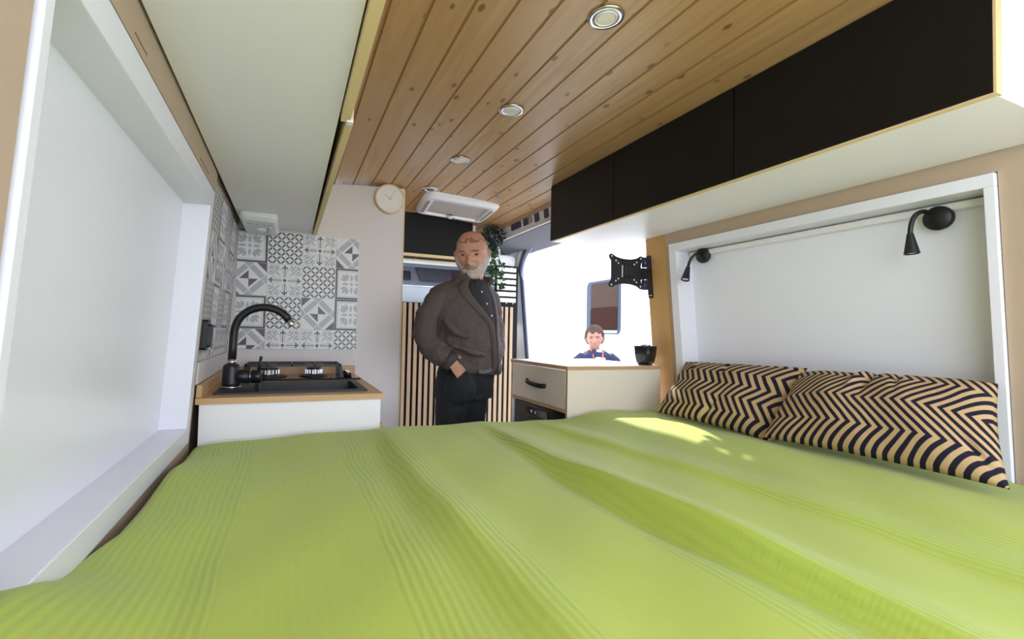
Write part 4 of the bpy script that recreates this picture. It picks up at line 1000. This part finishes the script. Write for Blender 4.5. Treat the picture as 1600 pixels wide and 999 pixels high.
# face pieces
def surf(x, z, off=0):
    # head surface at local (x,z) on the front
    best = None
    for i in range(-40, 41):
        th = i*.04
        for_ph = math.asin(max(-.999, min(.999, z/.119)))
        p = head_point(th, for_ph, 1)
        if best is None or abs(p.x-x) < abs(best.x-x): best = p
    return Vector((x, best.y+off, z))
for s in (1, -1):
    b = newbm(); c = surf(s*.031, .008, -.0015); e0 = T(Vector((0, 0, 0)))
    ex = lambda a, b_, c_: T(Vector((a, b_, c_)))-e0
    ellipsoid(b, T(c), ex(.0125, 0, 0), ex(0, .006, 0), ex(0, 0, .0052)); obj('eye', b, eyew, man, True)
    b = newbm(); c = surf(s*.033, .0275, .001); ellipsoid(b, T(c), ex(.018, -.004*s*s, .001*s*-1), ex(0, .004, 0), ex(0, 0, .0038)); obj('eyebrow', b, browm, man, True)
    b = newbm(); c = surf(s*.031, .0155, -.001); ellipsoid(b, T(c), ex(.0125, 0, 0), ex(0, .005, 0), ex(0, 0, .0032)); obj('eyelid', b, skin, man, True)
def beard_t(p):
    x, y, z = p
    if y < -.01: return 0
    lim = float(np.interp(abs(x), [0, .018, .032, .045, .056, .068], [-.068, -.067, -.050, -.044, -.032, .006]))
    if z > lim: return 0
    return min(1, .15+max(0, (lim-z)/.025))
b = newbm(); head_patch(b, T, HS, beard_t, .010, 260, 190, rough=.0016); bd = obj('beard', b, beardm, man, True)
def must_t(p):
    x, y, z = p
    if y < 0: return 0
    c_ = -.0485-.22*max(0, abs(x)-.010)-.0*x
    h_ = .0088*max(0, 1-(abs(x)/.036)**3)
    return 0 if abs(z-c_) > h_ or abs(x) > .036 else .5+.5*(1-abs(z-c_)/h_)
b = newbm(); head_patch(b, T, HS, must_t, .007, 260, 190, rough=.0014); obj('moustache', b, mat('moustache_grey', srgb(146, 130, 121), .9, noise=.25, scale=160), man, True)
def stub_t(p):
    x, y, z = p
    if y > .012-.5*max(0, z-.03) or z > .060 or z < -.06: return 0
    return .6
b = newbm(); head_patch(b, T, HS, stub_t, .004, rough=.0006); obj('hair', b, stub, man, True, label='cropped grey hair at the sides')
# glasses pushed up on the forehead
gl = newbm(); fr = newbm()
for x0, x1 in ((-.047, -.008), (.008, .047)):
    pts = [(x0, .066), (x1, .066), (x1, .088), (x0, .088)]; W3 = [T(Vector((u, surf(u, min(v, .10)).y+.006, v))) for u, v in pts]
    off = T(Vector((0, .0015, 0)))-T(Vector((0, 0, 0))); A = [gl.verts.new(p) for p in W3]; Bq = [gl.verts.new(p+off) for p in W3]
    gl.faces.new(A); gl.faces.new(Bq[::-1])
    for k in range(4): gl.faces.new((A[k], A[(k+1) % 4], Bq[(k+1) % 4], Bq[k]))
    tube(fr, W3[:2], .0010, 6); tube(fr, [W3[1], W3[2]], .0006, 6); tube(fr, W3[2:], .0006, 6); tube(fr, [W3[3], W3[0]], .0006, 6)
tube(fr, [T(Vector((-.008, surf(0, .08).y+.006, .078))), T(Vector((0, surf(0, .08).y+.010, .080))), T(Vector((.008, surf(0, .08).y+.006, .078)))], .0012, 6)
for s in (1, -1): tube(fr, [T(Vector((s*.047, surf(.047, .08).y+.006, .080))), T(Vector((s*.074, .02, .070))), T(Vector((s*.081, -.04, .050)))], .0016, 6)
eg = obj('eyeglasses', fr, mat('thin_bronze_wire', srgb(120, 92, 76), .4, noise=.05), man); obj('lenses', gl, glass, eg)
# jacket
b = newbm()
jt = [(438, 734, .088, .075), (445, 732, .105, .08), (452, 728, .135, .09), (462, 727, .165, .10), (476, 727, .176, .115), (500, 729, .180, .128), (535, 731, .184, .132), (560, 734, .180, .126), (576, 737, .172, .118), (583, 738, .160, .108)]
ringloft(b, [ellring(V_(x_, y_), Rd*w_+zV*.0+Vector((0, 0, .012 if k > 5 else 0)), Fd*d_, 26) for k, (y_, x_, w_, d_) in enumerate(jt)])
limb(b, [(V_(706, 450, .05), .042), (V_(687, 463, .10), .056), (V_(668, 495, .14), .057), (V_(664, 522, .155), .058), (V_(672, 541, .17), .057), (V_(690, 556, .20), .050), (V_(699, 562, .205), .046)], 20)
limb(b, [(V_(752, 455, -.07), .045), (V_(765, 466, -.11), .052), (V_(772, 503, -.14), .050), (V_(775, 530, -.12), .048), (V_(775, 552, -.07), .043), (V_(773, 560, -.03), .040)], 20)
# pocket and fold ridges
limb(b, [(V_(694, 498, .20), .012), (V_(712, 520, .215), .016), (V_(735, 527, .20), .010)]); limb(b, [(V_(706, 540, .205), .012), (V_(740, 552, .19), .014), (V_(758, 556, .14), .010)])
jk = fused(b, 'jacket', jack, man, .006, 5, .020, .055)
b = newbm()
limb(b, [(V_(699, 562, .206), .045), (V_(708, 567, .208), .043), (V_(709, 568, .208), .03)], 18); obj('cuff', b, jackd, jk, True); b = newbm(); limb(b, [(V_(773, 560, -.03), .037), (V_(771, 567, -.01), .035)], 18); obj('cuff', b, jackd, jk, True)
# hem band and belt
# collar: thick folded strip round the neck, open at the front
b = newbm(); nc = V_(736, 436, -.01)
def strip(bm, path, wv, th):
    rings = []
    for i, (p, up, out) in enumerate(path):
        rings.append([p+out*th, p+up*wv+out*th*1.3, p+up*wv-out*th*.2, p-out*th])
    ringloft(bm, rings)
path = []
for k in range(25):
    a = math.radians(40+280*k/24)       # from facing, round the back
    dr_ = Fd*math.cos(a)+Rd*-math.sin(a); q = abs(k-12)/12
    path.append((nc+dr_*(.079+.012*q)-zV*(.012+.035*q**2), (zV*1.0+dr_*.15).normalized(), dr_))
strip(b, path, .046, .009); fused(b, 'collar', jack, jk, .004, 2)
# lapels folded back
for sgn in (1, -1):
    b = newbm(); rings = []
    def surfj(ang, y_, sc=1.03):
        ys_ = [q[0] for q in jt]; x_ = np.interp(y_, ys_, [q[1] for q in jt]); w_ = np.interp(y_, ys_, [q[2] for q in jt]); d_ = np.interp(y_, ys_, [q[3] for q in jt])
        return V_(x_, y_)+(Rd*w_*math.sin(ang)+Fd*d_*math.cos(ang))*sc
    for k in range(13):
        t = k/12; y_ = 441+t*138; half = max(.03, .56*(1-t/.55)); wdt = .34*max(0, 1-t/.6)+.10; cn = -.34*min(1, t/.5)-.05
        a0, a1 = cn+sgn*half, cn+sgn*(half+wdt)
        rings.append([surfj(a0, y_, 1.01), surfj(a0, y_, 1.10+.04*(1-t)), surfj((a0+a1)/2, y_, 1.10+.03*(1-t)), surfj(a1, y_, 1.03), surfj(a1, y_, .98)])
    ringloft(b, rings); fused(b, 'lapel', jack, jk, .004, 2)
b = newbm(); rings = []
for k in range(16):
    t = k/15; y_ = 440+t*141; half = max(.05, .60*(1-t/.56)); cn = -.34*min(1, t/.5)-.05; rings.append([surfj(cn+half*(1-2*q/8), y_, 1.07) for q in range(9)]+[surfj(cn+half*(1-2*q/8), y_, .9) for q in range(8, -1, -1)])
ringloft(b, rings); sh = obj('shirt', b, shirtm, man, True)
b = newbm()
for s in (1, -1):
    p0 = V_(737, 441, .085)+Rd*.03*s; strip(b, [(V_(739, 430, .0)+Rd*.055*s, zV, Fd), (V_(739, 438, .06)+Rd*.045*s, zV, Fd), (V_(740, 446, .085)+Rd*.012*s-zV*.01, zV, Fd)], .026, .005)
obj('shirt_collar', b, shirtm, sh, False)
for y_ in (458, 476, 494): b = newbm(); lathe(b, surfj(-.34*min(1, (y_-440)/70)-.05, y_, 1.072), Fd, [(.0045, 0), (.004, .002)], 10); obj('button', b, plast, sh)
# trousers
b = newbm()
pt = [(566, 730, .145, .105), (585, 728, .155, .118), (605, 725, .158, .122), (622, 724, .150, .118)]
ringloft(b, [ellring(V_(x_, y_), Rd*w_, Fd*d_, 24) for y_, x_, w_, d_ in pt])
limb(b, [(V_(712, 600, .05), .085), (V_(708, 625, .06), .088), (V_(704, 660, .06), .078), (V_(703, 725, .06), .062), (V_(704, 790, .03), .058), (V_(704, 868, 0), .052), (V_(704, 884, 0), .054)], 20)
limb(b, [(V_(736, 600, -.05), .080), (V_(739, 625, -.06), .078), (V_(737, 660, -.06), .068), (V_(739, 725, -.05), .058), (V_(741, 790, -.07), .054), (V_(742, 868, -.09), .050), (V_(742, 882, -.09), .052)], 20)
ellipsoid(b, V_(720, 606, .128), aV*.076, bV*.066, zV*.080)
fused(b, 'trousers', jeans, man, .006, 4, .012, .05)
b = newbm(); p0 = V_(752, 577, .135); strip(b, [(V_(748, 584, .120), zV, bV), (V_(757, 585, .105), zV, bV), (V_(768, 581, .08), zV, bV)], .018, .005); obj('belt', b, belt, man)
for (px_, t0) in ((704, .04), (742, -.05)):
    b = newbm(); q = V_(px_, 885, t0); q.z = .0
    ringloft(b, [ellring(q+Fd*yy+zV*(h/2+.003), Rd*w_, zV*h/2, 16) for yy, w_, h in ((-.11, .02, .05), (-.09, .036, .09), (0, .040, .10), (.07, .048, .065), (.13, .044, .05), (.16, .02, .03))]); obj('shoe', b, blackp, man, True)

# ---- young man outside
D0 = 4.85
foot = V_(933, 560); foot.z = -.5
yg = thing('person', 'young man with short brown hair and navy jacket outside the open door', 'person', foot)
PXM = D0/F
hc = V_(929, 530); T = make_T(hc, math.radians(-14), math.radians(4), math.radians(-3))
phi = math.radians(10); Fd = aV*math.sin(phi)+bV*math.cos(phi); Rd = -aV*math.cos(phi)+bV*math.sin(phi)
b = newbm(); build_head(b, T, 1.0, 72, 54)
at = lambda dx, dz, t=0: hc+aV*dx+zV*dz+bV*t
limb(b, [(at(0, -.06, -.02), .055), (at(.01, -.12, -.02), .054), (at(.02, -.17, -.02), .065)])
ringloft(b, [ellring(at(.02, z_, -.02), Rd*w_, Fd*d_, 20) for z_, w_, d_ in ((-.15, .08, .06), (-.20, .17, .09), (-.35, .17, .11), (-.55, .15, .10), (-.75, .16, .11), (-.85, .15, .10))])
for s in (-1, 1):
    limb(b, [(at(.02+s*.17, -.22), .045), (at(.02+s*.23, -.50, -.02), .04), (at(.02+s*.22, -.72, .03), .03), (at(.02+s*.21, -.80, .05), .026)]); hand(b, at(.02+s*.21, -.80, .05), Vector((0, 0, -1)), -bV, -aV*s)
    limb(b, [(at(.02+s*.08, -.82), .08), (at(.02+s*.09, -1.20), .055), (at(.02+s*.09, -1.60), .035)])
fused(b, 'body', skin2, yg, .005, 1)
for s in (1, -1):
    b = newbm(); c = surf(s*.031, .010, -.001); e0 = T(Vector((0, 0, 0))); ex = lambda a, b_, c_: T(Vector((a, b_, c_)))-e0
    ellipsoid(b, T(c), ex(.010, 0, 0), ex(0, .005, 0), ex(0, 0, .0045)); obj('eye', b, eyew, yg, True)
    b = newbm(); c = surf(s*.033, .029, .001); ellipsoid(b, T(c), ex(.019, -.003, 0), ex(0, .004, 0), ex(0, 0, .004)); obj('eyebrow', b, hairm, yg, True)
def hair_t(p):
    x, y, z = p
    lim = .066+.010*math.sin(x*90) if y > .03 else (.062-(.03-y)*2.0)
    lim = max(lim, -.06)
    return 0 if z < lim else min(1, .35+(z-lim)/.03)
b = newbm(); head_patch(b, T, 1.0, hair_t, .026, rough=.007); obj('hair', b, hairm, yg, True)
b = newbm()
ringloft(b, [ellring(at(.02, z_, -.02), Rd*w_, Fd*d_, 24) for z_, w_, d_ in ((-.115, .075, .07), (-.140, .125, .09), (-.175, .19, .11), (-.35, .20, .13), (-.6, .19, .13), (-.80, .19, .13))])
for s in (-1, 1): limb(b, [(at(.02+s*.13, -.185), .058), (at(.02+s*.195, -.235), .062), (at(.02+s*.245, -.50, -.02), .058), (at(.02+s*.23, -.76, .04), .045)], 18)
jk = fused(b, 'jacket', navy, yg, .007, 4, .015, .07)
b = newbm(); rings = []
for k in range(12):
    t = k/11; z_ = -.112-t*.50; half = .22*(1-t)+.10; w_ = np.interp(-z_, [.135, .165, .20, .35, .6], [.08, .125, .19, .20, .19]); d_ = np.interp(-z_, [.135, .165, .20, .35, .6], [.08, .095, .115, .135, .135])
    rings.append([at(.02, z_, -.02)+(Rd*w_*math.sin(half*(1-2*q/6))+Fd*d_*math.cos(half*(1-2*q/6)))*1.04 for q in range(7)]+[at(.02, z_, -.02)+(Rd*w_*math.sin(half*(1-2*q/6))+Fd*d_*math.cos(half*(1-2*q/6)))*.85 for q in range(6, -1, -1)])
ringloft(b, rings); obj('shirt', b, white, yg, True)
b = newbm()
for s in (-1, 1): tube(b, [at(.02+s*.065, -.11, .02), at(.015+s*.05, -.17, .085), at(.015+s*.02, -.34, .135), at(.02, -.45, .137)], .007, 8)
obj('lanyard', b, orange, yg, True)
b = newbm()
ringloft(b, [ellring(at(.02, z_, -.02), Rd*w_, Fd*d_, 20) for z_, w_, d_ in ((-.76, .16, .11), (-.88, .165, .115), (-.92, .15, .11))])
for s in (-1, 1): limb(b, [(at(.02+s*.08, -.86), .09), (at(.02+s*.09, -1.20), .07), (at(.02+s*.09, -1.58), .055)], 16)
fused(b, 'trousers', jeans, yg, .008, 3)
for s in (-1, 1):
    b = newbm(); q = at(.02+s*.09, 0); q.z = -.5
    ringloft(b, [ellring(q+Fd*yy+zV*(h/2+.002), Rd*w_, zV*h/2, 14) for yy, w_, h in ((-.09, .03, .07), (0, .04, .10), (.08, .046, .06), (.16, .02, .03))]); obj('shoe', b, blackp, yg, True)

# ================================================================== OUTSIDE VAN
VX = 3.75
t_ = thing('camper_van', 'white camper van parked outside the open side door', 'van', (VX+1, 5.5, -.5))
b = newbm(); prism(b, [(-.5+.32, -0.0), (2.1, 0), (2.45, .12), (2.55, .35), (2.55, 1.75), (2.4, 1.95), (-.18, 1.95)], lambda u, v, d: (VX+v*.0+(.0 if True else 0)+(v), d, u), .6, 8.4) if False else None
pts = [(0, -.15), (0, 1.9), (.10, 2.25), (.25, 2.35), (1.85, 2.35), (2.0, 2.2), (2.05, 1.9), (2.05, -.15)]
prism(b, pts, lambda u, v, d: (VX+u, d, v), 1.6, 7.6); obj('body', b, vanw, t_, bevel=.05)
def van_at(px, py): return onX(px, py, VX)
w0, w1 = van_at(968, 522), van_at(921, 448); wy0, wy1 = w0.y, w1.y; wz0, wz1 = w0.z, w1.z+.03
b = newbm(); prism(b, rrect(wy0-.02, wy1+.03, wz0-.01, wz1+.02, .07, 6), lambda u, v, d: (VX-d, u, v), 0, .02); wn = obj('window', b, mat('grey_window_frame', srgb(62, 70, 86), .7, spec=.2, noise=.05), t_)
b = newbm(); prism(b, rrect(wy0+.015, wy1-.075, wz0+.045, wz1-.01, .04, 6), lambda u, v, d: (VX-d, u, v), .0205, .028); obj('blind', b, brownw, wn)
b = newbm(); prism(b, rrect(wy0+.015, wy1-.075, wz0+.045, (wz0+wz1)/2, .04, 6), lambda u, v, d: (VX-d, u, v), .0285, .031); obj('reflection_panel', b, brownw2, wn, label='darker brown lower half')
b = newbm(); prism(b, rrect(wy0+.02, wy1-.02, wz0+.008, wz0+.035, .01, 3), lambda u, v, d: (VX-d, u, v), .0205, .03); obj('sill', b, vanw, wn)
def decal_poly(pxs, nm='decal'):
    b = newbm(); P = [van_at(*p) for p in pxs]; prism(b, [(p.y, p.z) for p in P], lambda u, v, d: (VX-d, u, v), .0005, .004); obj(nm, b, decal, t_)
decal_poly([(979, 497), (1000, 516), (1003, 522), (1003, 512)]); decal_poly([(925, 535), (965, 534), (990, 538), (965, 537)])
decal_poly([(884, 548), (890, 500), (884, 470), (887, 500)])
for (px_, py_, w_, h_) in ((858, 547, .05, .05), (868, 471, .02, .025), (843, 528, .015, .03)):
    p = van_at(px_, py_); b = newbm(); prism(b, rrect(p.y-w_/2, p.y+w_/2, p.z-h_/2, p.z+h_/2, min(w_, h_)*.3, 3), lambda u, v, d: (VX-d, u, v), 0, .012); obj('fitting', b, mat('grey_fitting', srgb(140, 142, 160), .5, noise=.05) if 'grey_fitting' not in MT else MT['grey_fitting'], t_)
for wy in (2.4, 6.4):
    b = newbm(); lathe(b, (VX-.01, wy, -.17), (1, 0, 0), [(.10, 0), (.33, 0), (.33, .2), (.1, .2)], 32); wh = obj('wheel', b, blackp, t_, True)
    b = newbm(); lathe(b, (VX-.02, wy, -.17), (1, 0, 0), [(.001, 0), (.2, .0), (.2, .012)], 24); obj('hubcap', b, chrome, wh)
